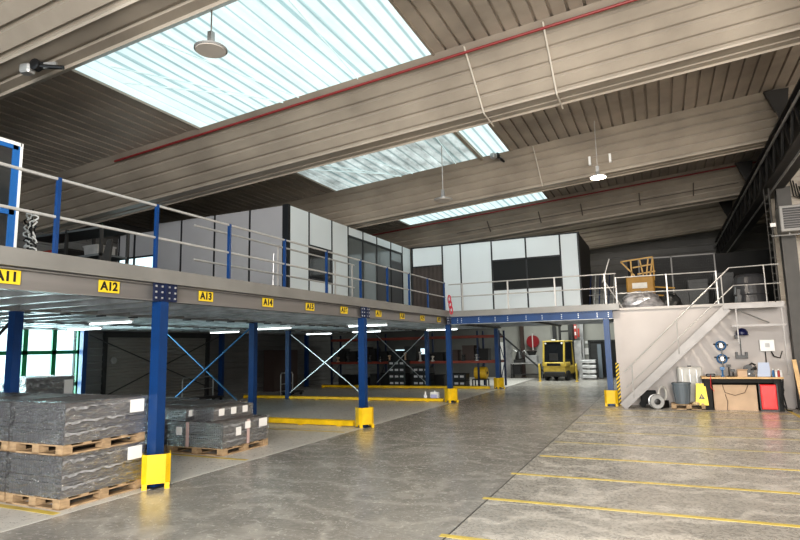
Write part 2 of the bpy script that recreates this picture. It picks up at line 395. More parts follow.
# deck bays; bay k lies in front of beam k
for k in range(-1, 6):
    y = Y1+(k-1)*SP; ya = y-SP+2.95; yb = y+.35
    if k <= 3:
        rib_deck(XA, -10.0, ya, yb, deckm); rib_deck(-3.8, XE, ya, yb, deckm)
        w = T('window_%d' % (k+4), 'skylight', 'window'); del w['category']; del w['label']; struct(w)
        m = sky2 if k == 2 else sky1
        pr = []; x = -10.0
        while x < -3.8-1e-3:
            for a, h in ((0, .02), (.22, .02), (.24, .05), (.29, .05)): pr.append((x+a, ya, rz(x+a)+h))
            x += .31
        pr.append((-3.8, ya, rz(-3.8)+.02))
        if k == 2:
            MB().sweep([p for p in pr if p[0] < -4.7], (0, yb-ya, 0)).build('translucent_sheet', sky2, w)
            MB().sweep([p for p in pr if p[0] > -4.75], (0, yb-ya, 0)).build('vent_pane', sky1, w)
            MB().bar((-4.72, ya, rz(-4.7)-.02), (-4.72, yb, rz(-4.7)-.02), .1, .12).build('vent_frame', tan, w)
        else:
            MB().sweep(pr, (0, yb-ya, 0)).build('translucent_sheet', m, w)
        fr = MB()
        fr.bar((-10.0, ya, rz(-10)), (-10.0, yb, rz(-10)), .05, .06).bar((-3.8, ya, rz(-3.8)), (-3.8, yb, rz(-3.8)), .05, .06).build('window_frame', roofm, w)
        wm = mat('skylight_shadow_bar', (.42, .52, .52), .5, emit=(.45, .55, .55), es=.6)  # own faint glow makes the wires read as grey shadows on the sheet
        br = MB()
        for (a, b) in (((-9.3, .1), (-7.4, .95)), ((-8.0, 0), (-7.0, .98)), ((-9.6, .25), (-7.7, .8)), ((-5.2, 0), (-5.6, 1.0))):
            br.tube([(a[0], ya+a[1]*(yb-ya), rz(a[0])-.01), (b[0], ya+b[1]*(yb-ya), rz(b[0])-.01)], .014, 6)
        if k != 3: br.build('brace_shadow_wire', wm, w)
    else:
        rib_deck(XA, XE, ya, yb, deckm)
struct(MB().prism([(XA-.5, -6, rz(XA)+.35), (XE+.5, -6, rz(XE)+.35), (XE+.5, -6, rz(XE)+.45), (XA-.5, -6, rz(XA)+.45)], (0, 43, 0)).build('ceiling', blackm))  # unseen cap slab added to stop light leaking through the rib gaps
def red_pipe(y, x0, x1, lab):
    o = MB().tube([(x0, y, rz(x0)-.13), (x1, y, rz(x1)-.13)], .028, 8).build('sprinkler_pipe', redpipe); tag(o, lab, 'pipe')
red_pipe(Y1+.03, -13.0, XE, 'red pipe along the top edge of the beam beyond the largest skylight')
red_pipe(Y1+2*SP+.03, -14, XE, 'thin red pipe along the top edge of the beam behind the lit lamp')
def conduit(y0, x, lab, bottom=True):
    pts = [(x, y0-.06, rz(x)-.05), (x, y0+1.23, rz(x)-.965)] + ([(x, y0+2.0, rz(x)-.97)] if bottom else [])
    o = MB().tube(pts, .018, 6).build('conduit', mat('conduit_white', (.6, .56, .5), .5)); tag(o, lab, 'conduit')
conduit(Y1, -3.15, 'pale conduit down the beam face, left of the pair on the near red-piped beam')
conduit(Y1, -1.6, 'pale conduit down the beam face, right of the pair on the near red-piped beam')
conduit(Y1+SP, -3.1, 'pale conduit down the second beam, right of the vent motor', False)
# vent motors
def vent_motor(loc, rzz, lab):
    t = T('vent_motor', lab, 'motor', loc, rzz)
    MB().box(-.22, -.02, -.08, .08, -.1, .05, .03).build('housing', galv, t)
    MB().lathe([(.05, -.06), (.09, -.05), (.09, .05), (.05, .06)], (.05, 0, .02), 14, 'Y').bar((0, 0, 0), (.18, .05, .03), .1, .08).build('gearbox', black, t)
    MB().tube([(.1, 0, 0), (.5, .06, -.05)], .035, 8).build('rod', black, t)
    MB().bar((.18, .02, 0), (.38, .05, .0), .05, .1).build('bracket', galv, t)
vent_motor((-8.75, 5.45, 6.53), .2, 'black and silver vent motor under the top left beam')
vent_motor((-4.2, 16.6, 7.72), 1.2, 'white vent motor with black bracket at the end of the frosted skylight')
# pendant lamps
def pendant(loc, top, lit, lab, R=.26):
    t = T('pendant_lamp', lab, 'lamp', loc)
    MB().lathe([(R*.2, .16), (R*.25, .07), (R, .02), (R, 0), (R*.94, -.01)][::-1], (0, 0, 0), 28).build('reflector', galv, t, smooth=False)
    MB().lathe([(R*.9, -.02), (R*.9, -.008)], (0, 0, 0), 28).build('lens', lamp_on if lit else mat('lens_grey', (.5, .46, .42), .4), t)
    MB().tube([(0, 0, .15), (0, 0, top)], .012, 6).build('hanging_rod', rail_m, t)
    MB().box(-.04, .04, -.04, .04, .15, .3).build('driver', galv, t)
pendant((-6.1, 6.5, 6.68), 1.4, False, 'unlit round disc lamp hanging on a chain under the largest skylight', .255)
pendant((-5.37, 15.0, 6.13), 1.6, False, 'unlit pale lamp hanging between the two offices')
pendant((-1.26, 16.0, 6.47), 1.6, True, 'lit round lamp glowing under the roof right of the skylights', .22)
# small tube fittings beside the lit lamp
for dx in (-.28, .28):
    o = MB().box(-1.26+dx-.03, -1.26+dx+.03, 17.0, 17.1, 7.15, 7.4).build('sensor_box', white); tag(o, 'small white box on the beam face, %s of the lit lamp' % ('left' if dx < 0 else 'right'), 'box')
# thin dark cable tray on beam 3
tray_c = mat('tray_brown', (.12, .10, .085), .6)
tr = T('cable_tray', 'thin dark cable conduit with drop boxes along the beam behind the lit lamp', 'cable tray')
MB().tube([(-8, Y1+2*SP+.72, rz(-8)-.60), (3, Y1+2*SP+.72, rz(3)-.60)], .014, 6).build('conduit', tray_c, tr)
for x in (-6.5, -4.3, -2.6, -.4, 1.5): MB().bar((x, Y1+2*SP+.4, rz(x)-.38), (x, Y1+2*SP+.9, rz(x)-.75), .04, .04).build('drop_box', tray_c, tr)

# ------------------------------------------------------------------ girder + column at right
g = T('crane_girder', 'long dark steel girder under the roof at the right', 'girder', (3.35, 5, 6.45))
MB().box(-.28, .28, 0, 31, 0, .05).box(-.28, .28, 0, 31, 1.0, 1.05).box(-.02, .02, 0, 31, .05, 1.0).build('web', girder_m, g)
L_ = MB()
for i in range(26):
    y = i*1.2; L_.bar((-.22, y, .06), (-.22, y+.6, 1), .06).bar((-.22, y+.6, 1), (-.22, y+1.2, .06), .06)
L_.build('lattice', girder_m, g)
MB().tube([(-.32, 0, .7), (-.32, 31, .7)], .035, 8).build('handrail', galv, g)
MB().tube([(-.1, 0, -.12), (-.1, 31, -.12)], .03, 8).build('cable_pipe', galv, g)
for i, y in enumerate((Y1, Y1+SP, Y1+2*SP, Y1+3*SP)):
    b = T('beam_bracket', ['dark hanger bracket where the near red-piped beam meets the girder', 'dark hanger bracket where the lamp beam meets the girder at the right', 'dark hanger bracket where the thin red-piped beam meets the girder', 'dark hanger bracket of the dim rear beam at the girder'][i], 'bracket', (3.1, y-.1, rz(3.1)-.05), 0, 'brackets between beams and girder')
    MB().prism([(-.25, 0, 0), (.3, 0, 0), (.2, 0, -.7), (-.05, 0, -.55)], (0, .12, 0)).build('gusset', girder_m, b)
    MB().bar((0, .05, -.5), (.15, .05, -1.0), .08).build('strut', girder_m, b)
c = T('steel_column', 'dark grey steel column standing at the right end of the workbench', 'column', (3.6, 20.0, 0))
MB().box(-.18, .18, -.17, -.14, 0, 6.5).box(-.18, .18, .14, .17, 0, 6.5).box(-.02, .02, -.14, .14, 0, 6.5).box(-.17, -.15, -.14, .14, 0, 6.5).build('shaft', column_m, c)
MB().box(-.22, .22, -.22, .22, 0, .03).build('base_plate', column_m, c)
MB().bar((-.17, 0, 5.6), (-.1, 0, 6.5), .12, .2).build('haunch', column_m, c)
hp = T('vertical_pipe', 'long grey lattice cable riser beside the column, from girder to stair platform', 'pipe', (3.17, 19.45, 3.0))
MB().tube([(-.02, 0, .1), (.0, 0, 3.4)], .03, 8).tube([(-.12, .03, 0), (-.12, .03, 3.4)], .015, 8).build('pipe', column_m, hp)
rg = MB()
for i in range(14): rg.bar((-.12, .03, .2+i*.23), (0, 0, .2+i*.23), .015)
rg.build('clip', column_m, hp); MB().box(-.06, .08, -.05, .05, 2.25, 2.36).build('joint_box', rail_m, hp)
# tan cladding right of column
ribbed_wall_y('wall_right', 21.2, 3.45, XR, 2.75, 9.5, mat('tan_wall', (.52, .47, .41), .6, 0, .1, 2), .62, .03)
struct(MB().box(3.4, XR, 21.2, 21.4, 0, 2.75).build('wall_right', mat('pink_wall', (.34, .29, .285), .7, 0, .1, 1)))
struct(MB().box(3.4, XR, 21.1, 21.2, 2.68, 2.78).build('trim_1', dkframe))
# heater
h = T('unit_heater', 'grey louvred air heater box mounted high beside the column', 'heater', (3.85, 19.45, 5.05))
MB().box(-.52, .7, -.25, .35, 0, .75, .02).build('casing', mat('heater_grey', (.30, .29, .28), .5), h)
MB().box(-.44, .66, -.26, -.24, .08, .68).build('grille_recess', black, h)
lv = MB()
for i in range(8): lv.bar((-.44, -.28, .12+i*.07), (.66, -.28, .12+i*.07), .03, .02)
lv.build('louvre', mat('louvre_grey', (.2, .19, .19), .5), h)
MB().tube([(-.75, -.1, -.08), (.7, -.1, -.08)], .025, 8).tube([(-.3, -.1, -.08), (-.3, -.1, 0)], .02, 6).build('support_pipe', galv, h)
ca = MB()
for i in range(4): ca.tube([(4.0+i*.07, 20.9, 7.0-i*.1), (4.05+i*.07, 20.9, 6.4), (4.2+i*.09, 20.9, 6.3), (4.3+i*.09, 20.9, 6.9)], .02, 6)
o = ca.build('cable_loop', black); tag(o, 'black looped cables hanging above the heater at right edge', 'cable')
# planks
for i, (x, tz) in enumerate(((3.30, 1.45), (3.48, 1.42))):
    o = MB().bar((x-.02, 18.45, .0), (x-.09, 18.75, tz), .1, .035, (0, 1, 0)).build('timber_plank', wood2); tag(o, 'light timber plank leaning at the right edge, %s of the pair' % ('left' if i == 0 else 'right'), 'plank', 'planks leaning by the column')

# ------------------------------------------------------------------ mezzanine
PY = [-.07, 6.65, 13.36, 20.07, 26.78]; PX = [-7.14, -10.69, -14.24, -17.79]
joist_m = mat('joist_zinc', (.60, .61, .62), .4, .2, .3, 2)
mz = T('mezzanine_deck', 'grey steel mezzanine platform running down the left side on blue posts', 'mezzanine', (-7.14, 0, 2.8))
W = lambda x, y, z: (x+7.14, y, z-2.8)
def wbox(b, x0, x1, y0, y1, z0, z1): return b.box(x0+7.14, x1+7.14, y0, y1, z0-2.8, z1-2.8)
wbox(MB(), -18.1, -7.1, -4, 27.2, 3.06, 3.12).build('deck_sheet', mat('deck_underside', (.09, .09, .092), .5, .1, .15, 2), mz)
b = MB(); wbox(b, -7.16, -7.06, -4, 20.02, 3.10, 3.30); b.build('edge_curb', curb_m, mz)
b = MB(); wbox(b, -7.10, -7.0, -4, 20.0, 3.07, 3.12); b.build('curb_lip', curb_m, mz)
b = MB()
wbox(b, -7.16, -7.14, -4, 19.9, 2.80, 3.06); wbox(b, -7.2, -7.06, -4, 19.9, 2.79, 2.81); wbox(b, -7.2, -7.08, -4, 19.9, 3.04, 3.06); b.build('edge_beam', fascia_m, mz)
for x in PX[1:]:
    b = MB(); wbox(b, x-.01, x+.01, -4, 27.1, 2.8, 3.05); wbox(b, x-.06, x+.06, -4, 27.1, 2.8, 2.815); b.build('main_beam', galv, mz)
y = -3.7
while y < 27:
    b = MB(); wbox(b, -18.05, -7.2, y, y+.015, 2.84, 3.05); wbox(b, -18.05, -7.2, y, y+.15, 2.83, 2.845); b.build('joist', joist_m, mz); y += .8
# bolts on the underside along main beams
b = MB()
for x in PX[1:3]:
    for i in range(5, 37): wbox(b, x-.09, x+.09, -3.65+i*.8, -3.55+i*.8, 2.775, 2.8)
b.each('joist_clip', dkgrey, mz)

m2 = T('mezzanine_deck', 'grey topped mezzanine platform with a blue bolted front beam under the rear cabin', 'mezzanine', (-7.0, 20.07, 2.8))
q = lambda b, x0, x1, y0, y1, z0, z1: b.box(x0+7.0, x1+7.0, y0-20.07, y1-20.07, z0-2.8, z1-2.8)
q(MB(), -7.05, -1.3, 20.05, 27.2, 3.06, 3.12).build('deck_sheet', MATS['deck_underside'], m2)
q(MB(), -7.06, -1.2, 19.96, 20.06, 3.07, 3.28).build('edge_curb', curb_m, m2)
b = MB(); q(b, -7.0, -1.42, 20.0, 20.02, 2.80, 3.05); q(b, -7.0, -1.42, 19.94, 20.08, 2.79, 2.81); q(b, -7.0, -1.42, 19.94, 20.08, 3.04, 3.06)
b.build('front_beam', blue, m2)
q(MB(), -7.0, -1.4, 19.92, 19.94, 2.785, 2.80).build('beam_flange_edge', galv, m2)
b = MB()
for i, x in enumerate((-6.75, -6.6, -5.95, -5.35, -4.9, -4.25, -3.7, -3.05, -2.5, -1.9, -1.55)):
    for z in (2.87, 2.93, 2.99): q(b, x-.015, x+.015, 19.985, 20.0, z-.012, z+.012)
b.each('bolt', galv_b, m2)
for i in range(12):
    q(MB(), -7.0, -1.4, 20.5+i*.56, 20.58+i*.56, 2.86, 3.05).build('joist', galv, m2)
for x in (-7.0, -4.2, -1.6):
    b = MB(); q(b, x-.05, x+.05, 20.1, 27, 2.8, 3.05); b.build('main_beam', dkgrey, m2)
# posts
def post_proto():
    t = T('mezzanine_post', 'x', 'post')
    MB().box(-.09, .09, -.08, -.06, 0, 2.8).box(-.09, .09, .06, .08, 0, 2.8).box(-.09, -.075, -.06, .06, 0, 2.8).box(.075, .09, -.06, .06, 0, 2.8).build('shaft', blue, t)
    MB().box(-.15, .15, -.15, .15, 0, .015).build('base_plate', dkgrey, t)
    return t
pp = post_proto()
place = {}
names = {('x0', 1): 'blue square post nearest the camera, between the two pallet groups', ('x0', 2): 'blue square post in the middle of the mezzanine front, with yellow foot guard', ('x0', 3): 'blue square post at the inner corner of the mezzanine'}
first = True
for xi, x in enumerate(PX):
    for yi, y in enumerate(PY):
        if xi == 0 and yi == 0: continue
        if xi == 3 and yi == 0: continue
        if xi == 0: lab = {1: 'blue mezzanine post with yellow foot guard beside the near double pallet stacks', 2: 'blue mezzanine post with yellow foot guard halfway down the platform front', 3: 'blue mezzanine post with yellow foot guard at the inner corner of the platform', 4: 'blue post with yellow foot guard at the end of the pallet rack'}[yi]
        else: lab = 'blue post %s row back under the mezzanine, %s along it' % (['', 'one', 'two', 'three'][xi], ['nearest', 'second', 'third', 'fourth', 'fifth'][yi])
        if first: pp.location = (x, y, 0); pp['label'] = lab; pp['group'] = 'blue posts carrying the mezzanine'; first = False
        else: dup(pp, (x, y, 0), 0, lab, 'blue posts carrying the mezzanine')
dup(pp, (-1.63, 20.0, 0), 0, 'blue mezzanine post with yellow foot guard beside the stair wall', 'blue posts carrying the mezzanine')
# connector plates
def connector(loc, rzz, lab):
    t = T('bolted_connector', lab, 'bracket', loc, rzz, 'bolted blue connectors on the platform front')
    MB().box(0, .025, -.23, -.02, 0, .29).box(0, .025, .02, .23, 0, .29).box(.0, .05, -.025, .025, 0, .3).build('plate', blue_dk, t)
    b = MB()
    for y in (-.19, -.07, .07, .19):
        for z in (.05, .14, .23): b.box(.02, .037, y-.014, y+.014, z-.014, z+.014)
    b.each('bolt', galv_b, t)
connector((-7.06, 6.65, 2.79), 0, 'dark blue bolted connector on top of the nearest mezzanine post')
connector((-7.06, 13.36, 2.79), 0, 'dark blue bolted connector on top of the middle front post')
connector((-7.04, 19.85, 2.79), 0, 'dark blue bolted connector on top of the inner corner post')
# guards
def guard(loc, rzz, lab):
    t = T('column_guard', lab, 'guard', loc, rzz, 'yellow foot guards on the posts')
    b = MB(); o_ = [(.28, -.2), (.28, .2), (.2, .28), (-.18, .28)]
    pts = [(-.14, -.2), (.13, -.2), (.2, -.13), (.2, .13), (.13, .2), (-.14, .2)]
    inn = [(-.14, -.185), (.123, -.185), (.185, -.123), (.185, .123), (.123, .185), (-.14, .185)]
    poly = pts + inn[::-1]
    b.prism([(x, y, .08) for x, y in poly], (0, 0, .42)).build('guard_plate', yellow, t)
    b = MB()
    for x0, x1, y0, y1 in ((.13, .2, -.19, -.12), (.13, .2, .12, .19), (-.14, -.05, -.2, -.16), (-.14, -.05, .16, .2)): b.box(x0, x1, y0, y1, 0, .09)
    b.each('foot', yellow, t)
for (x, y), lab in zip([(-7.11, 6.65), (-7.11, 13.36), (-7.11, 20.05), (-7.11, 26.78), (-1.63, 20.0)],
    ['yellow steel guard round the foot of the nearest blue post', 'yellow steel guard round the foot of the middle front post', 'yellow steel guard round the foot of the inner corner post', 'yellow steel guard at the end of the pallet rack', 'yellow steel guard round the foot of the post beside the stair wall']):
    guard((x, y, 0), -math.pi/2 if y == 20.0 else -.75, lab)
# kick barriers
for x0, y, h, lab in ((-10.3, 13.36, .14, 'low yellow kick barrier left of the middle front post'), (-16.5, 20.07, .11, 'long low yellow kick barrier left of the inner corner post'), (-16.5, 26.3, .12, 'low yellow kick barrier in front of the pallet rack')):
    t = T('kick_barrier', lab, 'barrier', (x0, y, 0)); n = -7.42-x0
    MB().prism([(0, -.06, .02), (0, .06, .02), (0, .06, h), (0, .03, h+.02), (0, -.06, h)], (n, 0, 0)).build('rail', yellow, t)
    fb = MB(); 
    for k in range(int(n/1.2)+1): fb.box(k*1.2, k*1.2+.12, -.08, .08, 0, .02)
    fb.each('foot', yellow, t)
# X braces
def xbrace(p, q_, lab, m=blue, r=.028):
    t = T('cross_brace', lab, 'brace', p, 0); d = Vector(q_)-Vector(p)
    MB().bar((0, 0, .25), (d.x, d.y, 2.65), .05, .03).build('rod', m, t); MB().bar((0, .04, 2.65), (d.x, d.y+.04, .25), .05, .03).build('rod', m, t)
xbrace((-14.14, 13.36, 0), (-10.8, 13.36, 0), 'blue crossed brace behind the nearest front post', mat('brace_blue', (.05, .17, .33), .3, .5))
xbrace((-14.14, 20.07, 0), (-10.8, 20.07, 0), 'steel crossed brace beyond the long yellow kick barrier', galv_b)
xbrace((-17.79, 13.5, 0), (-17.79, 19.9, 0), 'dark crossed brace in front of the roller door', dkgrey)
xbrace((-13.5, 26.78, 0), (-10.8, 26.78, 0), 'grey crossed brace in front of the pallet rack', galv)
xbrace((-14.1, 6.65, 0), (-10.8, 6.65, 0), 'dark crossed brace at the left edge in front of the green window', dkgrey)
# location signs
SG = [('A11', 4.28), ('A12', 5.7), ('A13', 7.62), ('A14', 9.34), ('A15', 10.86), ('A16', 12.38), ('A17', 14.29), ('A18', 15.9), ('A19', 17.52), ('A20', 19.06)]
for i, (s_, y) in enumerate(SG):
    t = T('location_sign', 'yellow sign reading %s on the grey platform edge' % s_, 'sign', (-7.125, y, 2.945), 0, 'yellow location signs along the platform edge')
    MB().box(0, .006, -.17, .17, -.085, .085).build('plate', yellow_sign, t)
    text(s_, .165, black, (.008, 0, 0), (math.pi/2, 0, math.pi/2), t)
# railings
def railing(name, label, p, q_, zs, npost, pm, base, rm=rail_m, pw=.07, r=.022, ext=None, posts=None, group=None):
    t = T(name, label, 'railing', (p[0], p[1], base), 0, group); d = Vector((q_[0]-p[0], q_[1]-p[1], 0)); n = d.normalized()
    for z in zs: MB().tube([Vector((0, 0, z-base)), d+Vector((0, 0, z-base))], r, 8).build('rail', rm, t)
    ps = posts if posts is not None else [k/(npost-1) for k in range(npost)]
    for k in ps:
        a = d*k; MB().bar(a, a+Vector((0, 0, max(zs)-base+.02)), pw, pw).build('post', pm, t)
    return t
ps = [(-.21+i*1.69+4) for i in range(-2, 15)]
L0, L1 = -3.5, 20.0
posts = [(y-L0)/(L1-L0) for y in (1.6, 3.25, 4.92, 6.57, 8.27, 10.0, 11.69, 13.4, 15.05, 16.65, 18.25, 19.9)]
railing('guard_railing', 'long white tube railing on blue posts along the left platform edge', (-7.2, L0), (-7.2, L1), (4.33, 3.81), 0, blue, 3.12, pw=.05, posts=posts)
railing('guard_railing', 'white tube railing along the front of the rear platform under the white cabin', (-7.1, 20.12), (-1.25, 20.12), (4.28, 3.82), 0, rail_m, 3.12, pw=.05, posts=[.09, .38, .66, .94])
railing('guard_railing', 'shorter inner tube railing standing in front of the left office', (-8.0, 8.2), (-8.0, 14.5), (4.4, 3.74), 0, rail_m, 3.12, pw=.035, posts=[.42, .83, .98])
railing('guard_railing', 'grey tube railing on top of the stair wall', (-1.3, 20.25), (1.7, 20.25), (4.15, 3.62), 0, rail_m, 3.08, pw=.04, r=.02, posts=[.01, .52, .99])
ch = MB()
for k in range(3):
    a = [(-7.02+.05*math.cos(t_)+k*.03, 19.93, 3.72-.2*k+.15*math.sin(t_)) for t_ in [2*math.pi*i/12 for i in range(12)]]
    ch.tube(a, .022, 6, closed=True)
o = ch.build('barrier_chain', mat('red_chain', (.45, .03, .06), .5)); tag(o, 'red looped barrier chain hanging on the railing at the platform corner', 'chain')

# ------------------------------------------------------------------ offices on the mezzanine
of = T('site_office', 'long grey and white panelled office block on the left platform', 'office', (-10.05, 14.1, 3.12))
ZB, ZT = 0, 3.24
def opan(b, x0, x1, z0=ZB, z1=ZT): return b.box(x0+10.05, x1+10.05, 0, .06, z0, z1)
xs = [-17.3, -17.2, -15.4, -14.3, -12.88, -11.47, -10.2]
b = MB()
for i in range(len(xs)-1):
    if i == 1: opan(b, xs[i]+.03, xs[i+1]-.03, 2.16, 3.0); opan(b, xs[i]+.03, xs[i+1]-.03, 0, .7)
    else: opan(b, xs[i]+.03, xs[i+1]-.03, 0, 2.9 if i == 0 else ZT)
b.each('front_panel', grey_p, of)
b = MB()
for x in xs[1:-1]: b.box(x+10.05-.03, x+10.05+.03, -.015, .05, 0, 3.0 if x < -15 else ZT)
b.box(-.17, .03, -.03, .1, 0, ZT+.03)
b.each('front_trim', dkframe, of)
wn = MB().box(-7.14, -5.4, .02, .04, .7, 2.16).build('window', day_pane, of)
MB().box(-6.42, -6.36, -.03, .05, .7, 3.0).box(-7.17, -5.4, -.01, .05, 2.13, 2.19).build('window_bar', dkframe, wn)
def span(b, y0, y1, z0=ZB, z1=ZT): return b.box(-.03, .03, y0-14.1, y1-14.1, z0, z1)
b = MB(); span(b, 14.2, 15.18); span(b, 15.24, 16.58, 2.2, ZT); span(b, 15.24, 16.58, 0, 1.1); span(b, 16.64, 17.7)
for a_, c_ in ((17.76, 18.84), (18.9, 20.0), (20.06, 21.3), (21.36, 22.46)): span(b, a_, c_, 2.92, ZT)
span(b, 22.52, 23.38)
b.each('side_panel', white_p, of)
b = MB()
for y in (15.21, 16.61, 17.73, 18.87, 20.03, 21.33, 22.49): b.box(-.02, .045, y-14.1-.03, y-14.1+.03, 0, ZT)
b.box(-.02, .045, 3.6, 8.4, 2.87, 2.94).box(-.02, .045, 1.1, 2.5, 2.12, 2.2).box(-.02, .045, 1.1, 2.5, 1.08, 1.14)
b.each('side_frame', dkframe, of)
MB().box(-.01, .01, 1.13, 2.5, 1.12, 2.15).each('side_window', glass_dk, of)
MB().box(-.01, .01, 3.65, 8.38, 0, 2.9).build('side_glazing', office_glass, of)
MB().box(-.005, .02, 5.98, 7.2, 0, 2.1).box(-.005, .02, 7.3, 8.36, 0, 2.5).each('dark_blind', mat('blind', (.10, .10, .105), .6), of)
MB().box(-7.3, 0, .1, 9.3, 2.5, 2.56).build('office_ceiling', white, of)
MB().box(-7.25, -7.2, .06, 9.2, 0, 2.9).build('rear_panel', grey_p, of)
c2 = T('site_office', 'white panelled cabin with a wide dark window on the rear platform', 'office', (-10.0, 23.4, 3.12))
def cp(b, x0, x1, z0=0, z1=3.27): return b.box(x0+10.0, x1+10, 0, .06, z0, z1)
b = MB()
cp(b, -9.9, -8.53, 2.42); cp(b, -8.47, -7.7); cp(b, -7.64, -6.32)
cp(b, -6.26, -4.88, 2.42); cp(b, -4.82, -3.5, 2.42); cp(b, -6.26, -4.88, 0, 1.18); cp(b, -4.82, -3.5, 0, 1.18); cp(b, -3.44, -2.8)
b.each('front_panel', white_p, c2)
b = MB()
for x in (-9.95, -8.5, -7.67, -6.29, -4.85, -3.47, -2.76): b.box(x+10-.03, x+10+.03, -.02, .05, 0, 3.27)
b.box(3.71, 6.53, -.02, .05, 2.38, 2.44).box(3.71, 6.53, -.02, .05, 1.15, 1.2).box(.05, 1.5, -.02, .05, 2.38, 2.44).box(-.0, 7.3, -.03, .06, 3.25, 3.3)
b.each('panel_joint', dkframe, c2)
MB().box(3.74, 6.5, .01, .03, 1.2, 2.4).build('window', glass_dk, c2)
MB().box(.08, 1.5, .01, .04, 0, 2.4).build('door', stripes(curtain, 'X', 1.6, .1, .5, .03), c2)
MB().box(7.2, 7.26, .08, 3.9, 0, 3.27).build('end_panel', stripes(mat('dark_end', (.08, .075, .07), .6), 'Y', 1.1, .1, .5, .03), c2)
MB().box(0, 7.2, .1, 3.9, 2.9, 2.95).build('cabin_roof', grey_p, c2)

# things on the platform
ct = T('glazed_cabinet', 'tall blue framed cabinet with dark glass doors at the left edge of the platform', 'cabinet', (-8.2, 3.9, 3.12))
MB().box(-.6, -.02, 0, 1.1, 0, 1.88).build('carcass', mat('cab_side', (.55, .56, .58), .5), ct)
for y0 in (.02, .56):
    d = MB().box(-.02, .02, y0, y0+.09, .05, 1.85).box(-.02, .02, y0+.43, y0+.525, .05, 1.85)
    for z in (.05, .84, 1.79): d.box(-.02, .02, y0, y0+.5, z, z+.08)
    d = d.build('door', cabinet_blue, ct)
    MB().box(-.015, .0, y0+.05, y0+.45, .1, 1.8).build('pane', glass_dk, d)
MB().box(-.03, .03, 1.085, 1.12, 0, 1.9).box(-.03, .03, 0, 1.1, 1.85, 1.9).build('white_edge', white, ct)
MB().box(.02, .03, .3, .42, 1.87, 1.89).build('vent', black, ct)
# chequered plastic chain
cc = MB(); cw = MB()
for i in range(8):
    for j in range(2):
        a = [(-8.9+j*.13+.06*math.cos(t_)+.015*(i % 2), 5.62+.03*math.sin(t_*2+i), 3.55+i*.085-.04*j+.055*math.sin(t_)) for t_ in [2*math.pi*k/10 for k in range(10)]]
        (cc if (i+j) % 3 == 0 else cw).tube(a, .014, 5, closed=True)
t = T('plastic_chain', 'bunch of black and white plastic chain hanging beside the blue cabinet', 'chain', (0, 0, 0))
cw.build('white_links', white, t); cc.build('black_links', black, t)
MB().tube([(-8.8, 5.62, 3.12), (-8.8, 5.62, 4.26)], .015, 6).build('stand', dkgrey, t)
# grey shelf
sh = T('metal_shelf', 'dark grey steel shelving on the platform right of the blue cabinet', 'shelf', (-10.7, 7.5, 3.12))
for x in (-1.2, .0, 1.0):
    for y in (0, .6): MB().box(x, x+.05, y, y+.05, 0, 1.35).build('upright', dkgrey, sh)
for z in (.35, .75, 1.28): MB().box(-1.2, 1.05, 0, .65, z, z+.04).build('shelf_board', mat('shelf_grey', (.10, .11, .115), .5), sh)
for i, (x, c_, w_, z) in enumerate(((-.95, 'red', .5, .79), (-.2, 'white', .3, .39), (.45, 'grey', .35, .79), (-1.0, 'black', .4, .39), (.3, 'black', .25, .39), (-.35, 'black', .25, .79))):
    m = {'red': mat('dull_red', (.35, .04, .02), .5), 'white': white, 'grey': galv, 'black': black}[c_]
    t = T('storage_bin', '%s bin on the %s shelf of the grey shelving, %s' % (c_, 'middle' if z > .5 else 'lower', 'left end' if x < -.9 else 'centre' if x < .2 else 'right end'), 'bin', (-10.7+x, 7.6, 3.12+z), 0, 'bins on the platform shelving')
    MB().prism([(0, .02, 0), (w_, .02, 0), (w_+.03, .0, .2), (-.03, 0, .2)], (0, .4, 0)).build('body', m, t); MB().box(-.04, w_+.04, -.01, .42, .18, .21).build('rim', m, t)
sp_ = MB().prism([(-9.62, 7.3, 3.12), (-9.25, 7.3, 3.12), (-9.12, 7.3, 4.1), (-9.22, 7.3, 4.1)], (0, .05, 0)).build('leaning_board', dkgrey); tag(sp_, 'dark grey board leaning at the right end of the steel shelving', 'board')
o = T('waste_bin', 'dark green plastic tub on the platform behind the railing', 'bin', (-8.6, 10.15, 3.12)); MB().lathe([(.13, 0), (.17, .36), (.19, .36), (.19, .4), (.16, .4)], n=20).build('tub', green_b, o); MB().lathe([(.195, .37), (.195, .4)], n=20).build('rim', green_b, o)
vc = T('floor_cleaner', 'white and grey floor cleaner lying in front of the left office', 'cleaner', (-8.35, 11.0, 3.12))
MB().lathe([(.05, 0), (.2, .05), (.22, .2), (.1, .3), (.03, .32)], n=16).build('body', white, vc); MB().tube([(0, 0, .25), (.15, .1, .4), (.5, .3, .1), (.6, .1, .04)], .03, 8).build('hose', dkgrey, vc)
MB().tube([(.1, 0, .2), (.12, 0, 1.15)], .015, 6).build('handle', galv, vc)
MB().box(-.65, -.2, -.15, .15, 0, .08, .03).build('head', black, vc)
MB().lathe([(.1, -.04), (.13, -.03), (.13, .03), (.1, .04)], (.22, 0, .13), 14, 'Y').build('wheel', dkgrey, vc)

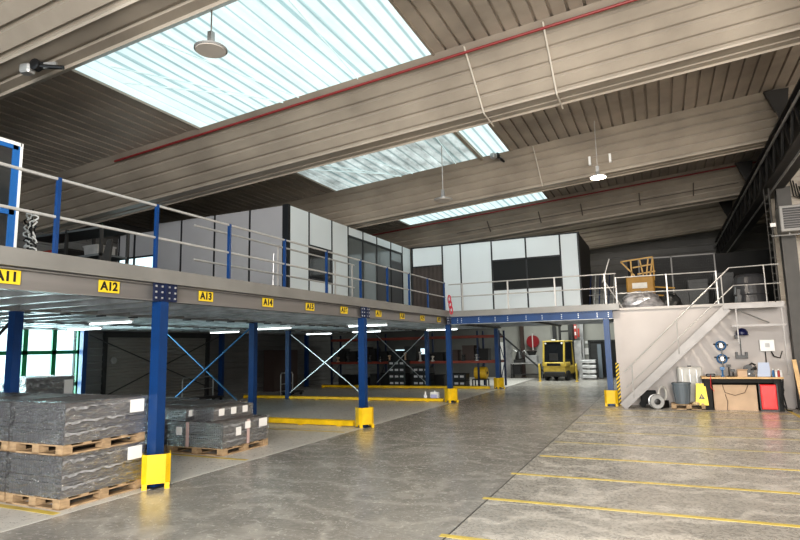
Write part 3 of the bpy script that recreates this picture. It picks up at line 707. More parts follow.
# ------------------------------------------------------------------ pallets and wrapped loads
def pallet_proto(w, d, name='pallet'):
    t = T('wooden_pallet', 'x', 'pallet')
    b = MB()
    for i in range(5): b.box(0, w, i*(d-.12)/4, i*(d-.12)/4+.12, .118, .14)
    b.build('deck_boards', wood, t)
    for x in (0, w/2-.07, w-.14):
        for y in (0, d/2-.07, d-.14): MB().box(x, x+.14, y, y+.14, .022, .1).build('block', wood, t)
    b = MB()
    for x in (0, w/2-.07, w-.14): b.box(x, x+.14, 0, d, 0, .022)
    for x in (0, w/2-.07, w-.14): b.box(x, x+.14, 0, d, .1, .118)
    b.box(0, w, 0, .1, 0, .022).box(0, w, d-.1, d, 0, .022).build('runner', wood, t)
    return t
fold_m = mat('film_highlight_fold', (.42, .42, .43), .22, .2, .5, 9, .6)  # pale ribbons put highlight streaks along the film folds
def load_proto(w, d, h, seed=0, lab=True):
    t = T('wrapped_load', 'x', 'wrapped goods'); R = random.Random(seed)
    n = 2 if h > .35 else 1; b = MB()
    for k in range(n):
        z0 = k*h/n; i = R.uniform(.0, .012)
        b.box(i+.015, w-.015-i, .015+i, d-.015-i, z0, z0+h/n*.55).box(i, w-i, i, d-i, z0+h/n*.57, z0+h/n*.70, .004).box(i+.012, w-.012-i, .012+i, d-.012-i, z0+h/n*.72, z0+h/n-.01)
    b.build('tray_stack', tray_m, t)
    MB().box(.01, w-.01, .01, d-.01, h-.012, h-.002).build('top_board', tray_top, t)
    # film: slightly bulging wrinkled skin
    vs = []; fs = []; NX = 10; NZ = 6
    per = []
    for i in range(NX): per.append((i/NX*w, 0))
    for i in range(NX): per.append((w, i/NX*d))
    for i in range(NX): per.append((w-i/NX*w, d))
    for i in range(NX): per.append((0, d-i/NX*d))
    cx, cy = w/2, d/2; P = len(per)
    for k in range(NZ+1):
        for (x, y) in per:
            s_ = 1.012+R.uniform(-.004, .008); vs.append((cx+(x-cx)*s_, cy+(y-cy)*s_, h*k/NZ+R.uniform(-.006, .006)*(0 < k < NZ)+.004*(k == NZ)))
    for (x, y) in per: vs.append((cx+(x-cx)*.9, cy+(y-cy)*.9, h+.012+R.uniform(0, .012)))
    for k in range(NZ+1):
        for i in range(P): fs.append((k*P+i, k*P+(i+1) % P, (k+1)*P+(i+1) % P, (k+1)*P+i))
    b = MB(); b.add(vs, fs); b.build('stretch_film', film, t)
    for k, zz in enumerate([.9, .56, .28][:3 if h > .35 else 1]):
        pr = []; lo = []; m_ = 26
        for i in range(m_+1):
            y = d*i/m_; a = h*(zz+R.uniform(-.02, .02)); th = R.uniform(.004, .05)*(1.3-i/m_)
            pr.append((w+.016+R.uniform(0, .012), y, a)); lo.append((w+.014, y, a-th))
        MB().add(pr+lo, [(i, i+1, m_+2+i, m_+1+i) for i in range(m_)]).build('film_highlight_fold', fold_m, t)
    if lab:
        MB().box(w+.022, w+.026, d*.76, d*.95, h*.58, h*.93).each('paper_label', paper, t)
    return t
PW, PD = 1.1, 1.32
pal = pallet_proto(PW, PD); ld = load_proto(PW, PD, .535, 1); used = [False]
where = ['nearest the blue post', 'second from the blue post', 'third from the blue post', 'at the left edge']
for i in range(4):
    x = -8.36-i*1.18; yy = 5.23 + (0.02 if i else 0)
    for tier in (0, 1):
        z = tier*.68
        la = '%s wooden pallet of the near double stack %s' % ('upper' if tier else 'lower', where[i])
        lb = '%s grey load in clear film of the near double stack %s' % ('upper' if tier else 'lower', where[i])
        if not used[0]:
            pal.location = (x, yy, z); pal['label'] = la; pal['group'] = 'pallets of the near stacks'
            ld.location = (x, yy, z+.14); ld['label'] = lb; ld['group'] = 'wrapped loads of the near stacks'; used[0] = True
        else:
            dup(pal, (x, yy, z), 0, la, 'pallets of the near stacks'); dup(ld, (x+(.01 if tier else 0), yy, z+.14), 0, lb, 'wrapped loads of the near stacks')
PW2 = 1.42
pal2 = pallet_proto(PW2, 1.4); pal2.location = (-9.26, 8.93, 0); tag(pal2, 'wooden pallet under the wrapped load just beyond the nearest front post', 'pallet', 'pallets beyond the nearest post')
l2 = load_proto(PW2, 1.4, .48, 5); l2.location = (-9.26, 8.93, .14); tag(l2, 'low wide grey load in film just beyond the nearest front post', 'wrapped goods', 'wrapped loads beyond the nearest post')
pk = mat('pink_tape', (.50, .36, .34), .6)
MB().box(PW2+.02, PW2+.024, .68, .76, 0, .48).box(.5, .58, -.024, -.02, 0, .48).build('tape', pk, l2)
MB().box(PW2+.022, PW2+.026, .35, .5, .2, .36).box(PW2+.024, PW2+.028, .62, .78, .3, .44).box(.25, .4, -.03, -.022, .22, .38).each('paper_label', paper, l2)
for i, (x, y, ww, dd) in enumerate(((-10.8, 8.95, 1.42, 1.4), (-11.15, 10.5, 1.42, 1.4), (-12.7, 10.5, 1.42, 1.4), (-14.3, 10.5, 1.42, 1.2), (-12.4, 8.95, 1.42, 1.4))):
    a = dup(pal2, (x, y, 0), 0, 'wooden pallet under the low rear load, ' + ['left of the taped load', 'middle of the back row', 'left in the back row', 'farthest left in the back row', 'farthest left in the front row'][i], 'pallets beyond the nearest post')
    t = dup(ld, (x, y, .14), 0, 'low grey film-wrapped load, ' + ['left of the taped load', 'middle of the back row', 'left in the back row', 'farthest left in the back row', 'farthest left in the front row'][i], 'wrapped loads beyond the nearest post')
    t.scale = (ww/PW, dd/PD, [.9, 1.15, 1.2, 1.1, 1.0][i])
for i, (x, y, w_, d_, h_) in enumerate(((-8.78, 9.1, .55, 1.2, .25), (-10.0, 8.98, 1.15, .68, .23))):
    t = load_proto(w_, d_, h_, 11+i, False); t.location = (x, y, .625)
    tag(t, ['small wrapped load with labels on top of the taped load, at its right', 'small wrapped load with three labels standing at the left on the taped load'][i], 'wrapped goods', 'wrapped loads beyond the nearest post')
    b = MB()
    for k in range(3): b.box(w_+.02, w_+.024, d_*(.1+.3*k), d_*(.1+.3*k)+.16, h_*.35, h_*.9)
    b.each('paper_label', paper, t)
# far tall stack by the window
pf = dup(pal, (-15.9, 9.5, 0), 0, 'wooden pallet under the tall stack by the green window'); pf['group'] = 'pallets by the window'
t = dup(ld, (-15.9, 9.5, .14), 0, 'tall grey wrapped stack in front of the green window'); t.scale = (1.1, 1, 2.4)

# white jugs by corner post
for i, (x, w_, h_) in enumerate(((-8.28, .07, .30), (-7.9, .17, .33))):
    t = T('plastic_jug', 'white plastic %s standing behind the kick barrier by the corner post' % ('bottle' if i == 0 else 'canister'), 'container', (x, 20.45, 0))
    if i: MB().box(-w_, w_, -.1, .1, 0, h_, .04).build('body', white, t); MB().box(-.12, .12, -.105, -.1, .1, .24).build('print', mat('lilac', (.4, .4, .6), .5), t)
    else: MB().lathe([(w_, 0), (w_, h_*.6), (w_*.4, h_*.85), (w_*.4, h_)], n=14).build('body', white, t)
    MB().lathe([(.03, 0), (.03, .04)], (0, 0, h_), 10).build('cap', white, t)

# ------------------------------------------------------------------ hand trolleys against left wall
def trolley(loc, w_, lab):
    t = T('tube_trolley', lab, 'trolley', loc, math.pi/2, 'tube trolleys by the left wall')
    MB().tube([(0, 0, .0), (0, 0, .9), (.06, 0, .98), (w_-.06, 0, .98), (w_, 0, .9), (w_, 0, 0)], .03, 8).tube([(0, 0, .5), (w_, 0, .5)], .02, 8).build('frame', galv, t)
    MB().box(0, w_, -.6, 0, .12, .18).build('platform', dkgrey, t)
    for x in (.08, w_-.08): MB().lathe([(.03, -.02), (.07, -.02), (.07, .02), (.03, .02)], (x, -.1, .07), 12, 'X').lathe([(.03, -.02), (.07, -.02), (.07, .02), (.03, .02)], (x, -.5, .07), 12, 'X').build('wheel', rubber, t)
trolley((-17.3, 17.35, 0), 1.7, 'tube framed trolley in front of the roller door')
trolley((-15.5, 21.3, 0), .9, 'tube framed trolley beyond the long yellow barrier')
t = T('brown_cabinet', 'tall dark brown cabinet against the left wall under the platform', 'cabinet', (-17.9, 23.2, 0))
MB().box(0, .6, 0, 2.0, 0, 2.0).build('carcass', brown, t)
for y in (.02, 1.01): MB().box(.6, .63, y, y+.96, .05, 1.95).build('door', brown, t)
# ------------------------------------------------------------------ pallet rack at Y=28
rk = T('pallet_rack', 'long pallet rack with blue uprights and orange beams at the back under the platform', 'rack', (-17.0, 28.0, 0))
for x in (0, 2.9, 5.7, 8.5, 9.6):
    MB().box(x, x+.09, 0, .08, 0, 2.75).box(x, x+.09, 1.0, 1.08, 0, 2.75).bar((x+.04, .05, .2), (x+.04, 1.0, 1.2), .03).bar((x+.04, 1.0, 1.2), (x+.04, .05, 2.2), .03).build('upright', blue_dk, rk)
for z in (1.15, 2.40):
    for y in (-.02, 1.03): MB().box(.05, 9.65, y, y+.05, z, z+.13).build('beam', orange, rk)
    MB().box(.05, 9.65, .03, 1.02, z+.06, z+.1).build('shelf_grid', dkgrey, rk)
rg_ = random.Random(3)
def crate(x, y, z, w_, d_, h_, m, lab, grp, name='storage_box', cat='box', lid=None, rz_=0):
    t = T(name, lab, cat, (x, y, z), rz_, grp)
    MB().box(0, w_, 0, d_, 0, h_*.9, .01).build('body', m, t); MB().box(-.01, w_+.01, -.01, d_+.01, h_*.88, h_, .005).build('lid', lid or m, t); return t
def drumm(x, y, z, r_, h_, m, lab, grp, lying=False):
    t = T('drum', lab, 'drum', (x, y, z), 0, grp)
    if lying: MB().lathe([(r_*.9, 0), (r_, .02), (r_, h_*.33), (r_*1.04, h_*.35), (r_, h_*.37), (r_, h_-.02), (r_*.9, h_)], (0, 0, r_), 20, 'X').build('body', m, t)
    else: MB().lathe([(r_*.9, 0), (r_, .02), (r_, h_*.33), (r_*1.04, h_*.35), (r_, h_*.37), (r_, h_-.02), (r_*.9, h_)], n=20).build('body', m, t)
    MB().lathe([(r_*.2, 0), (r_*.2, .03)], (h_, 0, r_) if lying else (0, 0, h_), 8, 'X' if lying else 'Z').build('bung', black, t)
lev = {'floor': .0, 'lower shelf': 1.26, 'upper shelf': 2.51}
cnt = 0
desc = [('black', black), ('dark grey', dkgrey), ('dark grey', dkgrey), ('black', blackm), ('black', black), ('brown', brown)]
x = -16.6
idx = 0
slots = []
while x < -7.9:
    w_ = rg_.uniform(.35, .75); slots.append((x, w_)); x += w_+rg_.uniform(.05, .3)
posn = lambda i, n: '%s from the left' % (['first', 'second', 'third', 'fourth', 'fifth', 'sixth', 'seventh', 'eighth', 'ninth', 'tenth', 'eleventh', 'twelfth', 'thirteenth', 'fourteenth'][i])
for i, (x, w_) in enumerate(slots):
    if x+w_ > -7.6: continue
    c_, m = desc[rg_.randrange(6)]; h_ = rg_.uniform(.35, .85)
    crate(x, 28.1, lev['lower shelf'], w_, .6, h_, m, '%s crate on the middle level of the rack, %s' % (c_, posn(i, 0)), 'crates on the middle level of the rack')
for i, (x, w_) in enumerate(slots):
    if -9.4 < x+w_ and x < -8.4 or x+w_ > -7.6 or i > 13: continue
    c_, m = desc[rg_.randrange(6)]; h_ = rg_.uniform(.3, .75)
    crate(x, 28.15, 0, w_, .6, h_, m, '%s crate on the floor level of the rack, %s' % (c_, posn(i, 0)), 'crates on the floor level of the rack')
drumm(-8.75, 28.4, .35, .3, .62, mat('drum_yellow', (.62, .40, .03), .45), 'yellow drum lying in the right bay of the rack', None, True)
t = T('drum_stand', 'low dark stand under the yellow drum in the rack', 'stand', (-8.85, 28.15, 0)); MB().box(0, .75, 0, .5, .3, .35).build('top', dkgrey, t)
for x in (0, .7):
    for y in (0, .45): MB().box(x, x+.05, y, y+.05, 0, .3).build('leg', dkgrey, t)
for i, (x, w_) in enumerate(slots):
    if x+w_ > -7.7 or i > 13: continue
    m = [galv, black, offwhite, dkgrey, card][rg_.randrange(5)]; c_ = {galv: 'silver', black: 'black', offwhite: 'whitish', dkgrey: 'dark grey', card: 'brown'}[m]
    t = T('machine_part', '%s machine part along the middle rack level, %s' % (c_, posn(i, 0)), 'machine part', (x+.1, 27.97, 1.26), rg_.uniform(-.3, .3), 'machine parts along the middle rack level')
    hh = rg_.uniform(.15, .4); MB().lathe([(.1, 0), (.1, .05), (.05, .08), (.05, hh), (.09, hh+.03), (.09, hh+.09), (.02, hh+.11)], n=12).build('body', m, t)
    MB().bar((-.12, 0, hh*.7), (.12, 0, hh*.7), .04).build('arm', dkgrey, t)
# black crates with white label strips standing in front
for k, (x, n_, zz) in enumerate(((-12.95, 4, 0), (-11.6, 3, 0), (-9.75, 2, 0))):
    for j in range(n_):
        t = T('stacking_crate', 'black stacking crate with white labels, level %s of the %s pile before the rack' % (['one', 'two', 'three', 'four'][j], ['left', 'middle', 'right'][k]), 'crate', (x, 27.0, .04+j*.33), 0, 'labelled crates in front of the rack')
        MB().box(0, .95, 0, .6, 0, .3, .01).build('body', black, t)
        b = MB()
        for i in range(3): b.box(.08+i*.29, .27+i*.29, -.012, -.004, .12, .22)
        b.each('label_card', mat('card_grey', (.45, .45, .47), .6), t)
        MB().box(-.015, .965, -.015, .615, .28, .315).build('rim', blackm, t)
    MB().box(x-.03, x+1.0, 26.97, 27.63, 0, .04)
    o = MB().box(x-.03, x+1.0, 26.97, 27.63, 0, .03).build('dolly_board', wood); tag(o, 'thin wooden board under the %s pile of black crates' % ['left', 'middle', 'right'][k], 'board')
# machines behind centre: bright window things
t = T('back_window_light', 'pair of small bright lamps shining behind the rack', 'lamp', (-12.2, 27.5, 1.55))
del t['label']; bpy.data.objects.remove(t)
ww = T('window_10', 'w', 'w'); del ww['category']; del ww['label']; struct(ww)
MB().box(-16.9, -16.1, YB-.04, YB-.02, 1.3, 1.85).box(-15.6, -14.7, YB-.04, YB-.02, 1.1, 1.9).build('pane', day_pane, ww); MB().box(-16.0, -15.7, YB-.05, YB, 1.0, 2.0).build('window_frame', dkframe, ww)

# ------------------------------------------------------------------ back area behind mezzanine
dr = T('door_2', 'd', 'd'); del dr['category']; del dr['label']; struct(dr)
MB().box(-9.6, -9.25, YB-.3, YB-.02, 0, 2.2).build('door_leaf', white, dr); MB().box(-9.25, -8.75, YB-.08, YB, 0, 2.3).build('door_frame', galv, dr)
cb = T('door_3', 'd', 'd'); del cb['category']; del cb['label']; struct(cb)
MB().box(-4.0, -2.5, YB-.1, YB-.02, 0, 2.1).build('door_leaf', blackm, cb); MB().box(-4.08, -4.0, YB-.15, YB, 0, 2.2).box(-4.08, -2.4, YB-.15, YB, 2.1, 2.2).build('door_frame', dkgrey, cb)
MB().box(-3.95, -3.5, YB-.16, YB-.1, .1, 2.0).build('door_panel', dkgrey, cb)
for x, m, lab in ((-8.0, brown, 'thin brown pillar against the back wall'), (-6.0, dkgrey, 'dark grey pillar behind the fork truck'), (-4.4, galv, 'pale grey post right of the fork truck')):
    t = T('wall_pillar', lab, 'pillar', (x, YB-.3, 0)); MB().box(-.1, .1, -.1, .1, 0, 3.5).build('shaft', m, t); MB().box(-.15, .15, -.15, .15, 0, .04).build('base_plate', m, t)
# red hose reel
t = T('hose_reel', 'round red hose reel on the back wall', 'hose reel', (-7.35, YB-.25, 2.2))
MB().lathe([(.12, -.12), (.38, -.12), (.38, -.08), (.27, -.06), (.27, .06), (.38, .08), (.38, .12), (.12, .12)], n=24, axis='Y').build('drum', mat('reel_red', (.22, .01, .015), .4), t)
MB().box(-.03, .03, -.14, .14, -.6, .5).build('bracket', wall_lt, t)
# bench machine
t = T('machine_bench', 'cluttered grey machine bench below the red hose reel', 'workbench', (-8.6, 35.2, 0))
MB().box(0, 1.9, 0, .7, .85, .92).build('top', galv, t)
for x in (0.02, 1.82):
    for y in (.02, .62): MB().box(x, x+.06, y, y+.06, 0, .85).build('leg', dkgrey, t)
MB().box(.1, 1.8, .1, .65, .2, .24).build('shelf', dkgrey, t)
mt = T('grinding_machine', 'dark machine with arms standing on the left of the grey bench', 'machine', (-8.1, 35.5, .92))
MB().box(-.3, .3, -.2, .2, 0, .2).lathe([(.22, 0), (.25, .05), (.12, .5), (.06, .55)], (0, 0, .2), 14).build('body', dkgrey, mt); MB().tube([(0, 0, .6), (-.3, -.1, .8), (-.5, -.1, .5)], .04, 8).tube([(0, 0, .5), (.35, 0, .75), (.55, 0, .4)], .04, 8).build('arm', galv, mt)
mt = T('parts_washer', 'grey round topped machine on the right of the bench below the reel', 'machine', (-7.3, 35.5, .92))
MB().box(-.4, .35, -.25, .25, 0, .45, .04).build('body', galv, mt); MB().lathe([(.2, 0), (.3, .2), (.33, .25), (.1, .3)], (0, 0, .45), 16).build('bowl', dkgrey, mt)
for i, (x, h_, c_, m) in enumerate(((-8.5, .55, 'black', black), (-7.0, .45, 'grey', bin_m))):
    crate(x, 35.3, .24, .5, .4, h_, m, '%s box on the lower shelf of the grey machine bench' % c_, 'boxes under the machine bench')
o = MB().bar((-9.4, 34.9, 3.0), (-6.1, 34.9, .03), .09).build('steel_strut', dkgrey); tag(o, 'dark diagonal steel strut crossing in front of the machine bench', 'strut')
# forklift
cab_glass = mat('cab_glass', (.012, .014, .016), .25)
fk = T('fork_truck', 'yellow counterbalance fork truck seen from behind', 'forklift', (-5.5, 33.0, 0), -.16)
b = MB().prism([(-.62, -.25, .38), (-.62, -.3, .72), (-.55, -.35, .8), (.55, -.35, .8), (.62, -.3, .72), (.62, -.25, .38)], (0, .1, 0)).box(-.62, .62, -.2, 1.9, .35, .8, .08)
b.build('chassis', yolk, fk)
MB().box(-.66, .66, -.3, .6, .22, .55, .1).build('counterweight', dkgrey, fk)
MB().box(-.68, .68, -.34, .55, .76, 1.02, .06).build('hood', yolk, fk)
MB().box(-.38, .38, -.352, -.335, .82, .95).build('name_plate', black, fk)
for x in (-.62, .54):
    MB().bar((x+.04, -.3, 1.0), (x+.04, -.12, 2.15), .09).build('rear_pillar', yolk, fk); MB().bar((x+.04, 1.4, .8), (x+.04, 1.1, 2.15), .08).build('front_pillar', yolk, fk)
MB().box(-.66, .66, -.2, 1.2, 2.12, 2.2, .03).build('overhead_guard', yolk, fk)
MB().prism([(-.55, -.27, 1.02), (.55, -.27, 1.02), (.52, -.12, 2.12), (-.52, -.12, 2.12)], (0, .02, 0)).build('rear_window', cab_glass, fk)
MB().box(-.25, .25, -.29, -.275, 1.1, 1.5, .005).build('seat_back', dkgrey, fk)
MB().box(-.6, -.58, -.1, 1.1, 1.0, 2.1).box(.58, .6, -.1, 1.1, 1.0, 2.1).each('side_window', cab_glass, fk)
MB().box(-.3, .3, .2, .5, .8, 1.5, .08).build('seat', black, fk)
for x in (-.66, .5):
    for y in (.15, 1.65): MB().lathe([(.1, 0), (.26, .0), (.28, .04), (.28, .14), (.26, .18), (.1, .18)], (x, y, .28), 20, 'X').build('wheel', rubber, fk)
for x in (-.4, .32): MB().box(x, x+.1, 2.0, 2.15, .1, 3.1).build('mast_rail', dkgrey, fk)
MB().box(-.4, .4, 2.05, 2.12, 1.4, 1.5).box(-.4, .4, 2.05, 2.12, 2.7, 2.8).each('mast_crossbar', dkgrey, fk)
for x in (-.35, .25): MB().box(x, x+.1, 2.2, 3.2, .08, .13).build('fork', dkgrey, fk)
MB().box(-.1, .1, -.2, -.1, 2.2, 2.28).build('beacon', white, fk)
for x in (-.5, .42): MB().lathe([(.05, 0), (.06, .03)], (x+.04, -.2, 2.05), 12, 'Y').build('lamp', white, fk)
for i, x in enumerate((-6.3, -4.33)):
    t = T('hoop_bollard', 'yellow hoop bollard %s of the fork truck' % ('left' if i == 0 else 'right'), 'bollard', (x, 32.3, 0), 1.55, 'hoop bollards by the fork truck')
    MB().tube([(0, 0, 0), (0, 0, .85), (.05, 0, .92), (.2, 0, .92), (.25, 0, .85), (.25, 0, 0)], .035, 8).build('hoop', yolk, t); MB().box(-.07, .07, -.07, .07, 0, .015).box(.18, .32, -.07, .07, 0, .015).each('foot', yellow, t)
t = T('control_column', 'tall machine column with red and white fittings behind the fork truck', 'machine', (-4.75, 35.8, 0))
MB().box(-.35, -.05, -.2, .2, 0, 3.2).build('dark_side', dkgrey, t); MB().box(-.05, .35, -.2, .2, 0, 2.2).build('cabinet', galv, t)
MB().box(.0, .15, -.25, -.2, 2.3, 3.2).box(.2, .3, -.25, -.2, 2.4, 2.9).each('red_fittings', mat('machine_red', (.4, .05, .04), .5), t); MB().box(.03, .12, -.27, -.25, 2.5, 2.7).box(.03, .12, -.27, -.25, 2.9, 3.05).each('white_fittings', white, t)
# cage / mesh pallets stack
for k in range(4):
    t = T('mesh_crate', 'grey mesh crate right of the fork truck, %s of its stack' % ['bottom', 'second', 'third', 'top'][k], 'crate', (-4.25, 34.2, k*.28), 0, 'stack of grey mesh crates')
    MB().box(0, .75, 0, .6, .06, .24, .01).build('body', galv, t)
    MB().box(.02, .12, .02, .58, 0, .06).box(.63, .73, .02, .58, 0, .06).each('foot', dkgrey, t)
t = T('grey_locker', 'dark grey locker beside the stack of mesh crates', 'locker', (-3.45, 34.9, 0)); MB().box(0, .25, 0, .6, 0, 2.0).build('carcass', dkgrey, t); MB().box(.02, .23, -.02, 0, .05, 1.95).build('door', bin_m, t)
for x, z, w_, h_, m, lab in ((-4.9+.6, 1.35, .6, .38, paper, 'white paper notices on the back wall left of the dark doorway'), (-4.2, 2.0, .16, .16, white, 'small white sign on the back wall above the notices'), (-5.0, 2.55, .2, .2, red, 'small red sign high on the back wall')):
    t = T('wall_notice', lab, 'notice', (x, YB-.03, z)); MB().box(-w_/2, w_/2, -.01, .01, 0, h_).build('sheet', m, t)
    if w_ > .3:
        MB().box(-w_/2-.03, w_/2+.03, .01, .025, -.03, h_+.03).build('frame', galv, t)
# ------------------------------------------------------------------ stair block at right
struct(MB().box(-1.42, 3.44, 20.3, 20.5, 0, 3.06).build('wall_stair', wall_lt))
struct(MB().box(-1.42, -1.3, 20.5, 28, 0, 3.06).build('wall_stair', wall_lt))
struct(MB().box(-1.46, 3.4, 20.22, 28, 3.06, 3.14).build('trim_2', mat('slab_edge', (.5, .47, .45), .6)))
o = MB().box(-1.46, -1.36, 20.27, 20.3, 0, 1.35).build('hazard_strip', hazard); tag(o, 'yellow and black striped warning strip on the stair wall corner', 'warning strip')
struct(MB().box(-1.2, 7, 28, 28.15, 3.1, 5.75).build('wall_upper', mat('upper_dark', (.035, .033, .032), .7, 0, .3, 1)))
# stairs
stair_m = mat('stair_grey', (.33, .315, .31), .5, .2, .15, 2)
st = T('steel_staircase', 'grey steel staircase climbing right against the pale wall', 'staircase', (-1.4, 19.35, 0))
a0, a1 = Vector((0.05, 0, .0)), Vector((3.15, 0, 3.0))
for y in (0, .9):
    d = MB().bar((.14, y, .05), (3.2, y, 2.96), .03, .22).build('stringer', stair_m, st)
MB().bar((.22, -.025, -.04), (3.28, -.025, 2.87), .05, .02).build('stringer_flange', stair_m, st)
n = 15
for i in range(1, n):
    x = .1+3.1*i/n; z = 2.98*i/n; MB().box(x-.02, x+.19, .02, .88, z-.0, z+.03).build('tread', stair_m, st)
for y in (-.02,):
    MB().tube([(.25, y, 1.1), (3.35, y, 4.13), (4.6, y, 4.15)], .02, 8).build('handrail', rail_m, st)
    MB().tube([(.28, y, .62), (3.42, y, 3.60), (4.6, y, 3.6)], .016, 8).build('mid_rail', rail_m, st)
    for x, z0, z1 in ((.48, .35, 1.3), (1.83, 1.65, 2.62), (3.12, 2.9, 3.92), (4.22, 3.0, 4.15)): MB().tube([(x, y, z0), (x, y, z1)], .018, 8).build('baluster', rail_m, st)
MB().box(3.15, 4.62, -.02, .95, 2.96, 3.04).box(3.1, 4.62, -.05, -.02, 2.92, 3.06).build('landing', stair_m, st)
pf_ = T('landing_frame', 'grey steel frame hanging below the stair landing', 'frame', (1.9, 19.35, 2.3))
MB().bar((-.02, 0, .12), (1.32, 0, .12), .06, .06).build('crossbar', stair_m, pf_)
for x in (.12, 1.25): MB().bar((x, 0, -.4 if x < 1 else -1.3), (x, 0, .68), .035).build('hanger', stair_m, pf_)
MB().bar((.12, .02, .6), (1.0, .6, .2), .03).build('diagonal', galv, pf_)
# upper fence
fence_m = mat('fence_grey', (.22, .21, .205), .5)
fe = T('mesh_fence', 'grey framed wire mesh fence on the upper level behind the stair railing', 'fence', (-.62, 24, 3.14))
fm = MB()
for x in (0, 1.15, 2.6): fm.box(x-.025, x+.025, -.02, .02, 0, 2.1)
fm.box(0, 2.6, -.02, .02, 2.05, 2.1).box(0, 2.6, -.02, .02, .1, .14).build('frame', fence_m, fe)
fm = MB()
for i in range(44): fm.box(i*.06, i*.06+.006, 0, .006, .1, 2.05)
for i in range(20): fm.box(0, 2.6, 0, .006, .1+i*.1, .106+i*.1)
fm.build('mesh', dkgrey, fe)
# ochre machine + yellow scaffold on upper level
t = T('ochre_machine', 'ochre yellow machine housing behind the wrapped bundle on the upper level', 'machine', (-.55, 22.6, 3.14)); MB().box(-.5, .45, -.2, .4, 0, 1.25, .05).build('housing', ochre, t); MB().box(-.3, .2, -.22, -.2, .8, 1.0).build('panel', offwhite, t)
t = T('yellow_frame', 'yellow tubular gantry frame rising above the ochre machine', 'frame', (-.45, 22.7, 3.14))
yt = mat('frame_yellow', (.50, .30, .08), .5)
b = MB()
for a_, c_ in (((-.75, 0, 1.85), (.35, 0, 1.95)), ((-.35, 0, 1.6), (.3, 0, 1.68)), ((-.75, 0, 1.85), (-.3, 0, 1.3)), ((.35, 0, 1.95), (.1, 0, .6)), ((.2, .1, 1.95), (.0, .1, .7)), ((.35, .3, 1.9), (.35, 0, 1.1)), ((-.4, 0, 1.85), (-.4, 0, 1.25)), ((-.1, 0, 1.9), (.0, 0, 1.25)), ((-.2, 0, 1.35), (.4, .0, 1.42)), ((.3, 0, .85), (1.0, .4, .8)), ((.3, 0, .55), (1.0, .4, .5))): b.bar(a_, c_, .05)
b.build('tube', yt, t)
def blob(loc, sx, sy, sz, m, name, lab, cat, seed=1):
    R = random.Random(seed); b = MB(); prof = []
    n = 18; rows = 7; vs = []; fs = []
    for j in range(rows+1):
        ph = j/rows*math.pi/2
        for k in range(n):
            t_ = 2*math.pi*k/n; rr = math.cos(ph)**.6*(1+R.uniform(-.12, .1)); vs.append((sx*rr*math.cos(t_), sy*rr*math.sin(t_), sz*math.sin(ph)*(1+R.uniform(-.1, .08))))
    for j in range(rows):
        for k in range(n): fs.append((j*n+k, j*n+(k+1) % n, (j+1)*n+(k+1) % n, (j+1)*n+k))
    o = b.add(vs, fs).build(name, m); o.location = loc; tag(o, lab, cat); return o
silver = mat('crumpled_film', (.42, .41, .42), .25, .3, .5, 5, .8)
blob((-.55, 21.3, 3.14), .68, .5, .58, silver, 'wrapped_bundle', 'crumpled silvery film bundle on top of the stair wall', 'bundle', 2)
blob((.35, 21.6, 3.14), .35, .35, .5, dkgrey, 'dark_bundle', 'dark bundle right of the silvery film bundle', 'bundle', 3)
t = T('wrapped_drum', 'dark film-wrapped round drum pack on the landing level', 'drum', (2.75, 21.8, 3.14))
MB().lathe([(.46, 0), (.49, .05), (.46, .3), (.49, .34), (.46, .62), (.49, .7), (.45, .88), (.38, .98), (.2, 1.02)], n=28).build('body', mat('black_film', (.06, .06, .065), .3), t)
MB().bar((-.38, -.33, .05), (-.36, -.33, .5), .12, .03).build('bright_fold', dkgrey, t)
for i in range(5): MB().box(-.07, .07, -.50, -.48, .1+i*.13, .12+i*.13).build('strap', dkgrey, t)
for i, (x, h_) in enumerate(((1.0, 1.3), (1.9, 1.5), (.3, .9))):
    crate(x+.1, 25.5, 3.14, .7, .6, h_, dkgrey, 'dark cabinet behind the mesh fence, %s' % ['middle one', 'rightmost', 'leftmost and lowest'][i], 'dark cabinets on the upper level', 'dark_cabinet', 'cabinet')
for a_, c_, lab in (((-1.65, 20.5, 4.1), (-1.1, 20.5, 3.1), 'white diagonal bar by the gap left of the stair wall railing'), ((-1.72, 20.6, 4.05), (-1.45, 20.6, 4.85), 'thin pale prop rising above the railing corner')):
    o = MB().tube([a_, c_], .022, 8).build('steel_prop', rail_m); tag(o, lab, 'bar')
t = T('leaning_rack', 'grey leaning rack of profiles beside the rear cabin end', 'rack', (-2.3, 21.6, 3.12))
for i in range(6): MB().bar((i*.16, 0, 0), (i*.16+.1, .3, 1.35), .03).build('profile', galv if i % 2 else blue_dk, t)
MB().bar((0, .1, .6), (1.0, .2, .6), .04).build('crossbar', dkgrey, t)

# ------------------------------------------------------------------ workbench
wb = T('workbench', 'long dark workbench with a light wooden top under the stair landing', 'workbench', (.97, 19.3, 0))
MB().box(0, 2.05, -.0, .85, .90, .95).build('worktop', wood2, wb)
for x in (.04, 1.8): MB().box(x, x+.2, .05, .8, 0, .9).build('leg', blackm, wb)
MB().box(.26, 1.8, .1, .8, .78, .9).build('drawer_box', blackm, wb)
MB().box(.26, 1.8, .72, .78, 0, .76).build('back_panel', blackm, wb)
o = T('cardboard_sheet', 'large brown cardboard sheet with round outlines under the workbench', 'cardboard', (1.25, 19.45, 0)); MB().box(0, 1.1, 0, .03, 0, .72).build('sheet', card, o); MB().tube([(.25, -.01, .72), (.3, -.01, .5), (.55, -.01, .42), (.8, -.01, .5), (.9, -.01, .72)], .008, 5).tube([(.32, -.01, 0), (.35, -.01, .25), (.3, -.01, .45)], .008, 5).build('outline', brown, o)
o = T('red_crate', 'red plastic crate standing on end under the right of the workbench', 'crate', (2.42, 19.32, 0), 0)
